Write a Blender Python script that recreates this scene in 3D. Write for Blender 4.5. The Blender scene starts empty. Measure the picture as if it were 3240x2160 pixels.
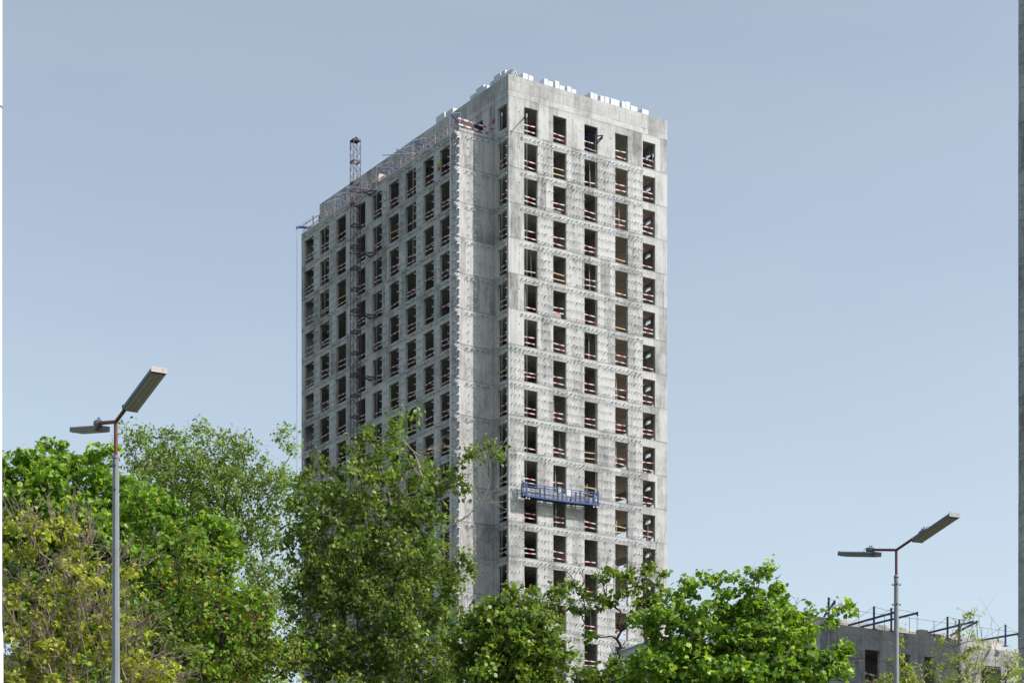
import bpy, math, random
import numpy as np
from mathutils import Vector, Matrix
R = math.radians
rnd = random.Random(7)
rng = np.random.default_rng(11)
scene = bpy.context.scene
COL = scene.collection

# ------------------------------------------------------------------ camera
F = 6297.0; HOR = 3074.0; CX = 1620.0; EYE = 1.7          # photo pixels (3240 wide)
cam_d = bpy.data.cameras.new('camera'); cam = bpy.data.objects.new('camera', cam_d)
COL.objects.link(cam); scene.camera = cam
cam.location = (0, 0, EYE); cam.rotation_euler = (R(90), 0, 0)
cam_d.sensor_width = 36.0; cam_d.lens = 36.0 * F / 3240.0
cam_d.shift_y = (HOR - 1080.0) / 3240.0
cam_d.clip_start = 0.5; cam_d.clip_end = 6000

# ------------------------------------------------------------------ light
SUN_EL = 43.0
sx, sy = 0.9604, -0.2786                                    # horizontal direction towards the sun
world = bpy.data.worlds.new("World"); scene.world = world
world.use_nodes = True
wn = world.node_tree.nodes; wl = world.node_tree.links
bg = wn['Background']
sky = wn.new('ShaderNodeTexSky'); sky.sky_type = 'NISHITA'; sky.sun_disc = False
sky.sun_elevation = R(SUN_EL); sky.sun_rotation = math.atan2(sx, sy)
sky.air_density = 1.0; sky.dust_density = 2.2; sky.ozone_density = 1.2; sky.altitude = 150
hs = wn.new('ShaderNodeHueSaturation'); hs.inputs['Saturation'].default_value = .57
tn = wn.new('ShaderNodeMixRGB'); tn.blend_type = 'MULTIPLY'; tn.inputs[0].default_value = 1; tn.inputs[2].default_value = (.93, .98, .975, 1)
wl.new(sky.outputs[0], hs.inputs['Color']); wl.new(hs.outputs[0], tn.inputs[1]); 
cn = wn.new('ShaderNodeTexNoise'); cn.inputs['Scale'].default_value = 2.2; cn.inputs['Detail'].default_value = 5; cn.inputs['Roughness'].default_value = .55
cc = wn.new('ShaderNodeTexCoord'); cm = wn.new('ShaderNodeMapping'); cm.inputs['Scale'].default_value = (1, 1, 4.5); cm.inputs['Rotation'].default_value = (0, .12, 0)
wl.new(cc.outputs['Generated'], cm.inputs['Vector']); wl.new(cm.outputs[0], cn.inputs['Vector'])
cr_ = wn.new('ShaderNodeValToRGB'); cr_.color_ramp.elements[0].position = .42; cr_.color_ramp.elements[0].color = (0,0,0,1); cr_.color_ramp.elements[1].position = .75; cr_.color_ramp.elements[1].color = (.07,.07,.07,1)
wl.new(cn.outputs['Fac'], cr_.inputs[0])
cx_ = wn.new('ShaderNodeMixRGB'); cx_.inputs[2].default_value = (5.2, 5.6, 6.0, 1)      # thin high haze in the sky
wl.new(cr_.outputs[0], cx_.inputs[0]); wl.new(tn.outputs[0], cx_.inputs[1]); wl.new(cx_.outputs[0], bg.inputs[0]); bg.inputs[1].default_value = 0.129
sun_d = bpy.data.lights.new('sun', 'SUN'); sun = bpy.data.objects.new('sun', sun_d); COL.objects.link(sun)
sun_d.energy = 3.15; sun_d.angle = R(0.5); sun_d.color = (1.0, 0.945, 0.91)
ce = math.cos(R(SUN_EL))
sun.rotation_euler = Vector((sx*ce, sy*ce, math.sin(R(SUN_EL)))).to_track_quat('Z', 'Y').to_euler()
sun.location = (40, -20, 60)
scene.view_settings.view_transform = 'Standard'; scene.view_settings.look = 'None'
scene.view_settings.gamma = 1.0; scene.view_settings.exposure = 0.60
scene.render.engine = 'CYCLES'
scene.cycles.max_bounces = 8; scene.cycles.diffuse_bounces = 4; scene.cycles.transmission_bounces = 4
scene.cycles.sample_clamp_indirect = 6.0

# ------------------------------------------------------------------ helpers
def P(px, py, Y):                                           # a photo pixel at a real distance
    return Vector(((px-CX)/F*Y, Y, EYE + (HOR-py)/F*Y))
def D(dx, dy, Y):                                           # the same, in 2352-wide picture pixels
    return P(dx*3240/2352, dy*3240/2352, Y)

class MB:
    def __init__(s): s.v = []; s.f = []; s.m = []
    def face(s, pts, m=0):
        n = len(s.v); s.v += [tuple(p) for p in pts]; s.f.append(tuple(range(n, n+len(pts)))); s.m.append(m)
    def box(s, x0, x1, y0, y1, z0, z1, m=0):
        n = len(s.v)
        s.v += [(x0,y0,z0),(x1,y0,z0),(x1,y1,z0),(x0,y1,z0),(x0,y0,z1),(x1,y0,z1),(x1,y1,z1),(x0,y1,z1)]
        for f in ((0,3,2,1),(4,5,6,7),(0,1,5,4),(1,2,6,5),(2,3,7,6),(3,0,4,7)):
            s.f.append(tuple(n+i for i in f)); s.m.append(m)
    def bar(s, p, q, w, h, m=0, up=(0,0,1)):
        p = Vector(p); q = Vector(q); d = (q-p).normalized(); up = Vector(up)
        if abs(d.dot(up)) > .98: up = Vector((1,0,0))
        a = d.cross(up).normalized()*w/2; b = a.cross(d).normalized()*h/2
        n = len(s.v)
        for c in (p, q):
            for e, g in ((-1,-1),(1,-1),(1,1),(-1,1)): s.v.append(tuple(c+a*e+b*g))
        for f in ((0,3,2,1),(4,5,6,7),(0,1,5,4),(1,2,6,5),(2,3,7,6),(3,0,4,7)):
            s.f.append(tuple(n+i for i in f)); s.m.append(m)
    def tube(s, p, q, r, r2=None, k=8, m=0, caps=True):
        p = Vector(p); q = Vector(q); d = (q-p).normalized()
        a = d.orthogonal().normalized(); b = d.cross(a); r2 = r if r2 is None else r2
        n = len(s.v)
        for c, rr in ((p, r), (q, r2)):
            for i in range(k):
                t = 2*math.pi*i/k; s.v.append(tuple(c + a*math.cos(t)*rr + b*math.sin(t)*rr))
        for i in range(k):
            j = (i+1) % k; s.f.append((n+i, n+j, n+k+j, n+k+i)); s.m.append(m)
        if caps:
            s.f.append(tuple(n+i for i in reversed(range(k)))); s.m.append(m)
            s.f.append(tuple(n+k+i for i in range(k))); s.m.append(m)
    def poly_tube(s, pts, r, k=6, m=0):
        for a, b in zip(pts[:-1], pts[1:]): s.tube(a, b, r, None, k, m)
    def build(s, name, mats, parent=None, smooth=False):
        me = bpy.data.meshes.new(name); me.from_pydata(s.v, [], s.f)
        if not isinstance(mats, (list, tuple)): mats = [mats]
        for mt in mats: me.materials.append(mt)
        if len(mats) > 1: me.polygons.foreach_set('material_index', s.m)
        if smooth: me.polygons.foreach_set('use_smooth', [True]*len(s.f))
        me.update()
        o = bpy.data.objects.new(name, me); COL.objects.link(o)
        if parent: o.parent = parent
        return o
def tag(o, label, cat, group=None, kind=None):
    o['label'] = label; o['category'] = cat
    if group: o['group'] = group
    if kind: o['kind'] = kind
    return o
def thing(name, label, cat, loc=(0,0,0), rz=0, group=None):
    o = bpy.data.objects.new(name, None); COL.objects.link(o); o.empty_display_size = .3
    o.location = loc; o.rotation_euler = (0, 0, rz)
    return tag(o, label, cat, group)
def bevel(o, w, seg=1):
    md = o.modifiers.new('bevel', 'BEVEL'); md.width = w; md.segments = seg; md.limit_method = 'ANGLE'; return o

# ------------------------------------------------------------------ materials
class NT:
    def __init__(s, name):
        s.mat = bpy.data.materials.new(name); s.mat.use_nodes = True
        s.t = s.mat.node_tree; s.b = s.t.nodes['Principled BSDF']; s.out = s.t.nodes['Material Output']
    def n(s, typ, **kw):
        nd = s.t.nodes.new('ShaderNode'+typ)
        for k, v in kw.items(): setattr(nd, k, v)
        return nd
    def L(s, a, b): s.t.links.new(a, b)
    def math(s, op, a, b=None, c=None):
        nd = s.n('Math', operation=op)
        for i, x in enumerate((a, b, c)):
            if x is None: continue
            if isinstance(x, (int, float)): nd.inputs[i].default_value = x
            else: s.L(x, nd.inputs[i])
        return nd.outputs[0]
    def ramp(s, x, *st):
        nd = s.n('ValToRGB'); cr = nd.color_ramp
        while len(cr.elements) < len(st): cr.elements.new(.5)
        for e, (p, c) in zip(cr.elements, st):
            e.position = p; e.color = c if len(c) == 4 else (*c, 1)
        s.L(x, nd.inputs[0]); return nd.outputs[0]
    def mix(s, f, a, b, mode='MIX'):
        nd = s.n('MixRGB', blend_type=mode)
        for i, x in enumerate((f, a, b)):
            if isinstance(x, (int, float)): nd.inputs[i].default_value = x
            elif isinstance(x, tuple): nd.inputs[i].default_value = (*x, 1) if len(x) == 3 else x
            else: s.L(x, nd.inputs[i])
        return nd.outputs[0]
    def noise(s, vec, scale, det=4, rough=.6):
        nd = s.n('TexNoise'); nd.inputs['Scale'].default_value = scale
        nd.inputs['Detail'].default_value = det; nd.inputs['Roughness'].default_value = rough
        if vec is not None: s.L(vec, nd.inputs['Vector'])
        return nd.outputs['Fac']

def simple(name, col, rough=.6, metal=0, vary=.25, scale=4, spec=.5):
    t = NT(name); co = t.n('TexCoord').outputs['Object']
    nz = t.noise(co, scale, 5)
    c = t.ramp(nz, (.25, tuple(x*(1-vary) for x in col)), (.75, tuple(min(1, x*(1+vary)) for x in col)))
    t.L(c, t.b.inputs['Base Color']); t.b.inputs['Roughness'].default_value = rough
    t.b.inputs['Metallic'].default_value = metal; t.b.inputs['Specular IOR Level'].default_value = spec
    return t.mat

def concrete(name, tint=(.446,.443,.433), panel=1.05, storey=3.15, z0=0.95):
    t = NT(name); co = t.n('TexCoord').outputs['Object']
    sp = t.n('SeparateXYZ'); t.L(co, sp.inputs[0])
    s = t.math('ADD', sp.outputs[0], sp.outputs[1]); z = sp.outputs[2]
    st = t.math('FLOOR', t.math('DIVIDE', t.math('SUBTRACT', z, z0), storey))
    zf = t.math('FRACT', t.math('DIVIDE', t.math('SUBTRACT', z, z0), storey))
    # formwork panels
    sj = t.math('ADD', t.math('DIVIDE', s, panel), t.math('MULTIPLY', st, .37))
    pi_ = t.math('FLOOR', sj); pf = t.math('FRACT', sj)
    cv = t.n('CombineXYZ'); t.L(pi_, cv.inputs[0]); t.L(st, cv.inputs[1])
    wn_ = t.n('TexWhiteNoise', noise_dimensions='2D'); t.L(cv.outputs[0], wn_.inputs['Vector'])
    # noises
    big = t.noise(co, .45, 6, .62); mid = t.noise(co, 2.3, 6, .7); fine = t.noise(co, 14, 4, .7)
    cs = t.n('CombineXYZ'); t.L(t.math('MULTIPLY', s, 3.2), cs.inputs[0]); t.L(t.math('MULTIPLY', z, .42), cs.inputs[1])
    streak = t.noise(cs.outputs[0], 1.0, 6, .7)
    v = t.math('ADD', t.math('MULTIPLY', big, .55), t.math('MULTIPLY', mid, .3))
    v = t.math('ADD', v, t.math('MULTIPLY', streak, .55))
    v = t.math('ADD', v, t.math('MULTIPLY', fine, .12))
    v = t.math('ADD', v, t.math('MULTIPLY', wn_.outputs['Value'], .24))          # ~0.84 mean
    dk = tuple(x*.45 for x in tint); lt = tuple(min(1, x*1.22) for x in tint)
    c = t.ramp(t.math('SUBTRACT', v, .355), (.30, dk), (.42, tuple(x*.74 for x in tint)), (.51, tint), (.64, lt))
    # thin vertical joint marks, broken up
    ln = t.math('LESS_THAN', t.math('ABSOLUTE', t.math('SUBTRACT', pf, .5)), .016)
    ln = t.math('MULTIPLY', ln, t.ramp(t.noise(co, 1.1, 2), (.42, (0,0,0)), (.55, (1,1,1))))
    c = t.mix(t.math('MULTIPLY', ln, .6), c, tuple(x*.35 for x in tint))
    # dirt runs under the joint between storeys
    dj = t.math('GREATER_THAN', zf, .955)
    dj2 = t.math('MULTIPLY', t.ramp(zf, (.76, (0,0,0)), (1, (1,1,1))), t.ramp(streak, (.5, (0,0,0)), (.68, (1,1,1))))
    c = t.mix(t.math('MULTIPLY', dj2, .55), c, tuple(x*.42 for x in tint))
    c = t.mix(t.math('MULTIPLY', t.math('MULTIPLY', dj, mid), .5), c, tuple(x*.3 for x in tint))
    pz = t.math('GREATER_THAN', z, 80.21); hz = t.math('LESS_THAN', t.math('ABSOLUTE', t.math('SUBTRACT', z, 81.08)), .013)
    pj = t.math('DIVIDE', s, .62); pw = t.n('TexWhiteNoise', noise_dimensions='1D'); t.L(t.math('FLOOR', pj), pw.inputs['W'])
    vz = t.math('LESS_THAN', t.math('ABSOLUTE', t.math('SUBTRACT', t.math('FRACT', pj), t.math('ADD', t.math('MULTIPLY', pw.outputs[0], .5), .25))), .022)
    vz = t.math('MULTIPLY', vz, t.math('LESS_THAN', z, 81.08))
    c = t.mix(t.math('MULTIPLY', t.math('MULTIPLY', t.math('MAXIMUM', hz, vz), pz), .6), c, tuple(x*.4 for x in tint))
    ps = t.math('MULTIPLY', pz, t.ramp(streak, (.44, (0,0,0)), (.62, (1,1,1))))
    c = t.mix(t.math('MULTIPLY', ps, .5), c, tuple(x*.5 for x in tint))
    # rusty / yellowish blotches
    ry = t.ramp(t.noise(co, .8, 3), (.63, (0,0,0)), (.75, (1,1,1)))
    c = t.mix(t.math('MULTIPLY', ry, .3), c, (.46, .4, .3))
    t.L(c, t.b.inputs['Base Color']); t.b.inputs['Roughness'].default_value = .92
    t.b.inputs['Specular IOR Level'].default_value = .25
    bp = t.n('Bump'); bp.inputs['Strength'].default_value = .5; bp.inputs['Distance'].default_value = .03
    t.L(t.math('ADD', mid, t.math('MULTIPLY', fine, .5)), bp.inputs['Height']); t.L(bp.outputs[0], t.b.inputs['Normal'])
    return t.mat

def leafmat(name, cols, trans=.35, rough=.42, spec=.5):
    t = NT(name); g = t.n('NewGeometry').outputs['Random Per Island']
    n = len(cols); c = t.ramp(g, *[(i/(n-1), cols[i]) for i in range(n)])
    co = t.n('TexCoord').outputs['Object']
    nz = t.noise(co, 1.3, 3)
    c = t.mix(.85, c, t.ramp(nz, (.3, (1.2,1.08,.95)), (.7, (2.35,2.05,1.8))), 'MULTIPLY')
    t.L(c, t.b.inputs['Base Color']); t.b.inputs['Roughness'].default_value = rough
    t.b.inputs['Specular IOR Level'].default_value = spec
    tr = t.n('BsdfTranslucent'); t.L(t.mix(1.0, c, (1.35, 1.25, .5), 'MULTIPLY'), tr.inputs[0])
    mx = t.n('MixShader'); mx.inputs[0].default_value = trans + .06
    t.L(t.b.outputs[0], mx.inputs[1]); t.L(tr.outputs[0], mx.inputs[2]); t.L(mx.outputs[0], t.out.inputs[0])
    return t.mat

M = {}
M['conc'] = concrete('raw_concrete')
M['conc2'] = concrete('raw_concrete_grey', (.36,.362,.36), .9, 3.15, 0)
M['conc_in'] = simple('interior_concrete', (.44,.42,.39), .9, 0, .3, 1.5, .2)
M['warm_in'] = simple('sun_bounce_ceiling', (.52,.42,.34), .9, 0, .25, 1.2, .2)  # tan of bounced sunlight put into the ceiling colour
M['slot'] = simple('tie_hole', (.02,.02,.02), .9)
M['zinc'] = simple('zinc_bracket', (.58,.60,.62), .5, .35, .08)
M['red'] = simple('red_paint', (.42,.06,.055), .55, 0, .25, 8)
M['white'] = simple('white_paint', (.56,.54,.53), .55, 0, .08, 8)
M['wood'] = simple('bare_board', (.5,.37,.22), .8, 0, .25, 5)
M['blue'] = simple('blue_paint', (.022,.065,.22), .45, 0, .3, 5)
M['dblue'] = simple('dark_blue_paint', (.02,.045,.15), .5, 0, .3, 5)
M['cable'] = simple('steel_cable', (.35,.36,.37), .5, .4)
M['ccable'] = simple('pale_cable', (.42,.42,.42), .6, 0)
M['mast'] = simple('oxide_red_paint', (.075,.036,.06), .55, 0, .35, 3)
M['foam'] = simple('white_wrap', (.52,.55,.58), .4, 0, .04, 3)
M['orange'] = simple('mounting_foam', (.55,.36,.17), .8, 0, .3, 6)
M['black'] = simple('black_metal', (.03,.03,.035), .5)
M['bar'] = simple('galvanised', (.33,.36,.38), .45, .35, .25, 3)
M['panel_grey'] = simple('grey_sheet', (.55,.57,.57), .6)
M['boxgreen'] = simple('control_green', (.13,.2,.19), .5)
M['yellow'] = simple('yellow_patch', (.5,.33,.06), .8)
M['filler'] = simple('pale_filler', (.42,.34,.31), .9)
M['metal_white'] = simple('pale_cladding', (.34,.37,.40), .5, 0, .1, 1)

# ------------------------------------------------------------------ ground
gm = NT('grass_ground'); co = gm.n('TexCoord').outputs['Object']
gm.L(gm.ramp(gm.noise(co, .3, 8), (.3, (.025,.04,.014)), (.7, (.065,.085,.032))), gm.b.inputs['Base Color'])
gm.b.inputs['Roughness'].default_value = .95
g = MB(); g.box(-3000, 3000, -600, 5400, -.5, 0); o = g.build('ground', gm.mat); o['kind'] = 'structure'
am = simple('asphalt', (.05,.05,.052), .9, 0, .2, 3)
g = MB(); g.face([(-400,8,.004),(400,8,.004),(400,20,.004),(-400,20,.004)]); o = g.build('road', am); o['kind'] = 'structure'
g = MB(); g.box(-400, 400, 20, 20.2, .0, .13); o = g.build('kerb', M['conc2']); o['kind'] = 'structure'

# ------------------------------------------------------------------ wall panels with openings
def wall(mb, o, d, nin, L, z0, z1, holes, th=.25, plugs=()):
    """o start point (2-D), d along, nin inward; holes (a0,a1,b0,b1) in along/z"""
    xs = sorted({0, L, *[h[0] for h in holes], *[h[1] for h in holes]})
    zs = sorted({z0, z1, *[h[2] for h in holes], *[h[3] for h in holes]})
    xs = [x for x in xs if -1e-6 <= x <= L+1e-6]; zs = [z for z in zs if z0-1e-6 <= z <= z1+1e-6]
    def solid(i, j):
        if i < 0 or j < 0 or i >= len(xs)-1 or j >= len(zs)-1: return False
        cx = (xs[i]+xs[i+1])/2; cz = (zs[j]+zs[j+1])/2
        return not any(h[0] < cx < h[1] and h[2] < cz < h[3] for h in holes)
    def pt(a, z, dp): return (o[0]+d[0]*a+nin[0]*dp, o[1]+d[1]*a+nin[1]*dp, z)
    for i in range(len(xs)-1):
        for j in range(len(zs)-1):
            if not solid(i, j): continue
            a0, a1, b0, b1 = xs[i], xs[i+1], zs[j], zs[j+1]
            mb.face([pt(a0,b0,0), pt(a1,b0,0), pt(a1,b1,0), pt(a0,b1,0)])
            mb.face([pt(a0,b0,th), pt(a0,b1,th), pt(a1,b1,th), pt(a1,b0,th)])
            if not solid(i-1, j): mb.face([pt(a0,b0,0), pt(a0,b1,0), pt(a0,b1,th), pt(a0,b0,th)])
            if not solid(i+1, j): mb.face([pt(a1,b0,0), pt(a1,b0,th), pt(a1,b1,th), pt(a1,b1,0)])
            if not solid(i, j-1): mb.face([pt(a0,b0,0), pt(a0,b0,th), pt(a1,b0,th), pt(a1,b0,0)])
            if not solid(i, j+1): mb.face([pt(a0,b1,0), pt(a1,b1,0), pt(a1,b1,th), pt(a0,b1,th)])
    for a, z in plugs:
        r = .055; mb.face([pt(a+r*math.cos(t), z+r*math.sin(t), -.004) for t in [k*math.pi/4 for k in range(8)]], 1)

# ------------------------------------------------------------------ the tower
TX, TY, TA = -0.31, 177.0, math.atan2(.5476, .8368)
cu, su = math.cos(TA), math.sin(TA)
def solve_u(px, v):   # position along the sunlit face from a pixel column, at depth v
    r = (px-CX)/F; return (r*(TY+cu*v) - TX + su*v)/(cu - r*su)
def solve_v(px, u):   # position along the shaded face
    r = (px-CX)/F; return (TX + cu*u - r*(TY+su*u))/(su + r*cu)
def zat(py, u, v): return EYE + (HOR-py)/F*(TY+su*u+cu*v)
ST = 3.15; ZTOP = 76.55
FL = [ZTOP - ST*k for k in range(25)]                        # floor levels, top storey first
US, VM, VP0, VP1, UP = 17.77, 36.0, 2.5, 33.0, -3.64
WIN_F = [(solve_u(a,0), solve_u(b,0)) for a, b in ((1658.5,1700.9),(1750.4,1792.4),(1849,1891),(1946.4,1986.6),(2033.5,2073.2))]
WIN_R = (solve_v(1603.5,0), solve_v(1575,0))
WIN_L = [(solve_v(b+.5,UP), solve_v(a-4.5,UP)) for a, b in ((1395.5,1423.7),(1344,1372),(1287.5,1316),(1234.8,1261.6),(1182,1208),(1132,1155.8),(1068.8,1094.2),(1016,1041),(967.9,992.4))]
WIN_E = [(v, v+1.45) for v in (9.2, 13.2, 17, 20.8, 24.6, 28.4, 32.2)]
HT = 2.43
tower = thing('concrete_tower', 'tall unfinished raw concrete tower with rows of empty openings, tallest in the middle', 'building', (TX, TY, 0), TA)
plate = 'wall'
for k in range(25):
    z0 = FL[k]; z1 = (FL[k-1]-.018) if k else 80.2
    if k == 24: z0 = .95
    mb = MB(); h = HT
    def jit(): return rnd.uniform(-.012, .012)
    hf = [(a, b, z0, z0+h) for a, b in WIN_F]
    if k == 0: hf = [(a, b, z0+.02, z0+h+.02) for a, b in WIN_F]
    piers = [(WIN_F[i][1]+WIN_F[i+1][0])/2+.48 for i in range(4)]
    pl = [(p, z0+1.75+rnd.uniform(-.1,.1)) for p in piers] + [(1.15, z0+1.85)]
    j = jit(); wall(mb, (0, j), (1,0), (0,1), US, z0, z1, hf, .25, pl)
    j = jit(); wall(mb, (US+j, .252), (0,1), (-1,0), VM-.252, z0, z1, [(a-.252, b-.252, z0, z0+h) for a, b in WIN_E]+[(1.1,2.15,z0,z0+.9),(2.0,2.8,z0+2.3,z0+2.68),(4.3,7.6,z0,z0+2.3),(2.7,4.3,z0,z0+1.15)])
    if k == 0:
        hl = [(WIN_R[0]-.252, WIN_R[1]-.252, z0+.35, z0+h+.05), (4.0, 5.5, z0+.02, z0+h)] + [(v-.25, v+1.2, z0+.02, z0+h) for v in (8.5, 12.3, 16.1, 19.9, 23.7, 27.5, 31)]
        wall(mb, (0, .252), (0,1), (1,0), VM-.252, z0, z1, hl)
        wall(mb, (0, VM), (1,0), (0,-1), US, z0, z1, [])
    else:
        j = jit()*.5; wall(mb, (j, .252), (0,1), (1,0), VP0-.252+.25, z0, z1, [(WIN_R[0]-.252, WIN_R[1]-.252, z0, z0+h)])
        wall(mb, (UP, VP0+j), (1,0), (0,1), -UP-.03, z0, z1, [])
        j = jit(); wall(mb, (UP+j, VP0+.254), (0,1), (1,0), VP1-VP0-.254, z0, z1, [(a-VP0-.254, b-VP0-.254, z0, z0+h) for a, b in WIN_L], .25,
                        [((WIN_L[i][1]+WIN_L[i+1][0])/2-VP0-.5, z0+1.75) for i in range(8)])
        wall(mb, (UP, VP1), (1,0), (0,-1), -UP-.03, z0, z1, [])
        wall(mb, (0, VP1+.01), (0,1), (1,0), VM-VP1, z0, z1, []); wall(mb, (0, VM), (1,0), (0,-1), US, z0, z1, [])
    mb.build(plate, [M['conc'], M['slot']], tower)
    fb = MB()                                               # slab, set back inside the walls
    fb.box(.26, US-.26, .26, VM-.3, z0-.2, z0-.01)
    if k: fb.box(UP+.26, .25, VP0+.26, VP1-.3, z0-.2, z0-.01)
    fb.box(11.3, US-.3, .3, 12, z0-.225, z0-.2045, 1)  # added ceiling layer, tinted like sun bounce in the right-hand rooms
    fb.build('floor_slab', [M['conc_in'], M['warm_in']], tower)
    ib = MB(); zt = (FL[k-1]-.205) if k else 79.8
    zb = z0-.008
    for x in (7.15, 10.7): ib.box(x, x+.2, .9+rnd.random()*.5, 15, zb, zt)
    ib.box(4.25, 14.2, 15.2, 15.4, zb, zt); ib.box(7.36, 10.69, 7.6, 7.8, zb, zt)
    ib.box(2.2, 2.4, 7, 33, zb, zt); ib.box(.3, 2.15, 9, 9.2, zb, zt); ib.box(.3, 2.15, 21, 21.2, zb, zt)
    for yy in (4.2, 6.0, 3.4): ib.box(13.6, 13.85, yy+3, yy+3.5, zb, zt)
    ib.build('partition_wall', M['conc_in'], tower)
pb = MB(); pb.box(0, US, 0, VM, 0, .92); pb.box(UP, -.01, VP0, VP1, 0, .92); pb.build('plinth', M['conc'], tower)
# roof slab, parapet, ledge
rb = MB(); rb.box(.27, US-.27, .27, VM-.3, 79.85, 80.05); rb.build('roof', M['conc_in'], tower)
pb = MB(); zt = 81.53
pb.box(0, US, .006, .22, 80.215, zt); pb.box(US-.22, US, .222, VM, 80.215, zt); pb.box(.004, .224, .222, VM, 80.215, zt); pb.box(.226, US-.222, VM-.2, VM, 80.215, zt)
pb.build('parapet', M['conc'], tower)
lb = MB(); lb.box(UP-.02, -.005, VP0-.03, VP0+.2, 76.56, 76.82); lb.box(UP-.02, UP+.2, VP0+.202, VP1, 76.56, 76.80)
lb.box(UP+.202, -.006, VP0+.203, VP1-.02, 76.45, 76.6); lb.build('ledge', M['conc'], tower)
# orange and white bits of joint foam under the parapet of the sunlit face
for a, b in ((.1,1.5),(1.55,3.0),(5.2,5.7),(11.5,13.2),(13.5,14.2),(14.6,15.3),(15.6,16.1)):
    for q in range(int((b-a)/.14)):
        if rnd.random() < .6:
            ob = MB(); w_ = rnd.uniform(.06,.13); ob.box(a+q*.14, a+q*.14+w_, -.022, .003, 80.18+rnd.uniform(-.04,.0), 80.215); ob.build('joint_foam', M['orange'] if rnd.random() < .7 else M['white'], tower)
cb = MB()
def ring(mb, c, r, ax, m=0, n=14, t=.05):
    pts = [Vector(c)+Vector((0 if ax=='x' else r*math.cos(i*2*math.pi/n), r*math.cos(i*2*math.pi/n) if ax=='x' else 0, r*math.sin(i*2*math.pi/n))) for i in range(n+1)]
    mb.poly_tube(pts, t, 5, m)
v = solve_v(1280+1300/4.61, 0); ring(cb, (-.04, v, zat(200+848/4.61, 0, v)), .17, 'x'); cb.build('ring_mark', M['red'], tower); cb = MB()
v = solve_v(1280+503/4.61, UP); ring(cb, (UP-.04, v, zat(200+1545/4.61, UP, v)), .14, 'x')
cb.build('ring_mark', M['red'], tower)
yb = MB(); v = solve_v(1280+500/4.61, UP); z = zat(200+1480/4.61, UP, v); yb.box(UP-.02, UP-.015, v-.3, v+.25, z-.2, z+.25); yb.build('painted_patch', M['yellow'], tower)

# guard boards in the openings
def board(mb, p, q, kind, w=.095):
    p = Vector(p); q = Vector(q)
    if kind == 'wood': mb.bar(p, q, .03, w, 2); return
    L = (q-p).length; a = rnd.uniform(-.3, 0); col = rnd.randint(0, 1); d = (q-p)/L
    while a < L:
        b = a + (.34 if col == 0 else .44)
        s0, s1 = max(a, 0), min(b, L)
        if s1 > s0+.01: mb.bar(p+d*s0, p+d*s1, .03, w, col)
        a = b; col = 1-col
BM = [M['red'], M['white'], M['wood']]
specs = []
for k in range(24):
    for i, (a, b) in enumerate(WIN_F):
        wood = (k in (4,) and i in (0,1)) or (k == 3 and i == 3) or rnd.random() < .06
        n = 2 if rnd.random() < .86 else 1
        for e in range(n):
            z = FL[k] + (.42, .9)[e] + rnd.uniform(-.07, .07)
            specs.append((k, 0 if i < 5 else 1, (a+.01, .12, z), (b-.13-rnd.random()*.12, .12, z+rnd.uniform(-.1,.06)), 'wood' if wood else 'rw'))
for k in range(24):
    for e in range(2):
        if k == 0: break
        z = FL[k] + (.42, .9)[e] + rnd.uniform(-.07, .07)
        specs.append((k, 1, (.12, WIN_R[0]+.05, z), (.12, WIN_R[1]-.02, z+rnd.uniform(-.06,.06)), 'wood' if k in (5,7) else 'rw'))
for k in range(1, 24):
    for i, (a, b) in enumerate(WIN_L):
        for e in range(2):
            if rnd.random() < .1: continue
            z = FL[k] + (.4, .85)[e] + rnd.uniform(-.1, .1)
            specs.append((k, 2, (UP+.13, a+.03, z), (UP+.13, b-.03, z+rnd.uniform(-.12,.12)), 'wood' if rnd.random() < .08 else 'rw'))
specs.sort(key=lambda s: (s[1], s[0]))
rest = MB()
for i, s in enumerate(specs):
    if i < 100: mb = MB(); board(mb, *s[2:]); mb.build('guard_board', BM, tower)
    else: board(rest, *s[2:])
# odds and ends standing inside some openings, as on the site: props, sheets, stacked boards
for k in range(1, 22):
    for i, (a, b) in enumerate(WIN_F):
        r_ = rnd.random()
        if r_ < .16:
            mb = MB(); x = rnd.uniform(a+.2, b-.3); mb.tube((x,.5,FL[k]), (x+rnd.uniform(-.1,.1),.6,FL[k]+2.9), .025, None, 8); mb.build('steel_prop', M['zinc'], tower)
        elif r_ < .24:
            mb = MB(); x = rnd.uniform(a, b-.7); mb.bar((x,.55,FL[k]+.0),(x+.15,.75,FL[k]+rnd.uniform(1,1.9)), .5, .03); mb.build('leaning_sheet', M['wood'] if rnd.random() < .6 else M['panel_grey'], tower)
        elif r_ < .30:
            mb = MB(); mb.box(a+.3, b-.3, .4, .9, FL[k]+.0, FL[k]+rnd.uniform(.4,.8)); mb.build('block_stack', M['conc2'] if rnd.random() < .5 else M['filler'], tower)
# red-white rails round the ledge
o = rest.build('guard_board', BM, tower); o['kind'] = 'stuff'; o['label'] = 'remaining red and white guard boards across the openings'
mb = MB()
for z in (77.1, 77.62):
    v = VP0+.1
    while v < VP1-1:
        v2 = min(v+3.4, VP1); board(mb, (UP+.12, v, z+rnd.uniform(-.05,.05)), (UP+.12, v2, z+rnd.uniform(-.06,.06)), 'rw', .085); v = v2
    board(mb, (UP, VP0+.1, z+.05), (.0, VP0+.1, z-.1), 'rw', .15)
for v in np.arange(VP0+.15, VP1, 2.1): mb.bar((UP+.16, v, 76.6), (UP+.16, v, 77.75), .04, .04, 2)
mb.build('ledge_railing', BM, tower)

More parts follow.
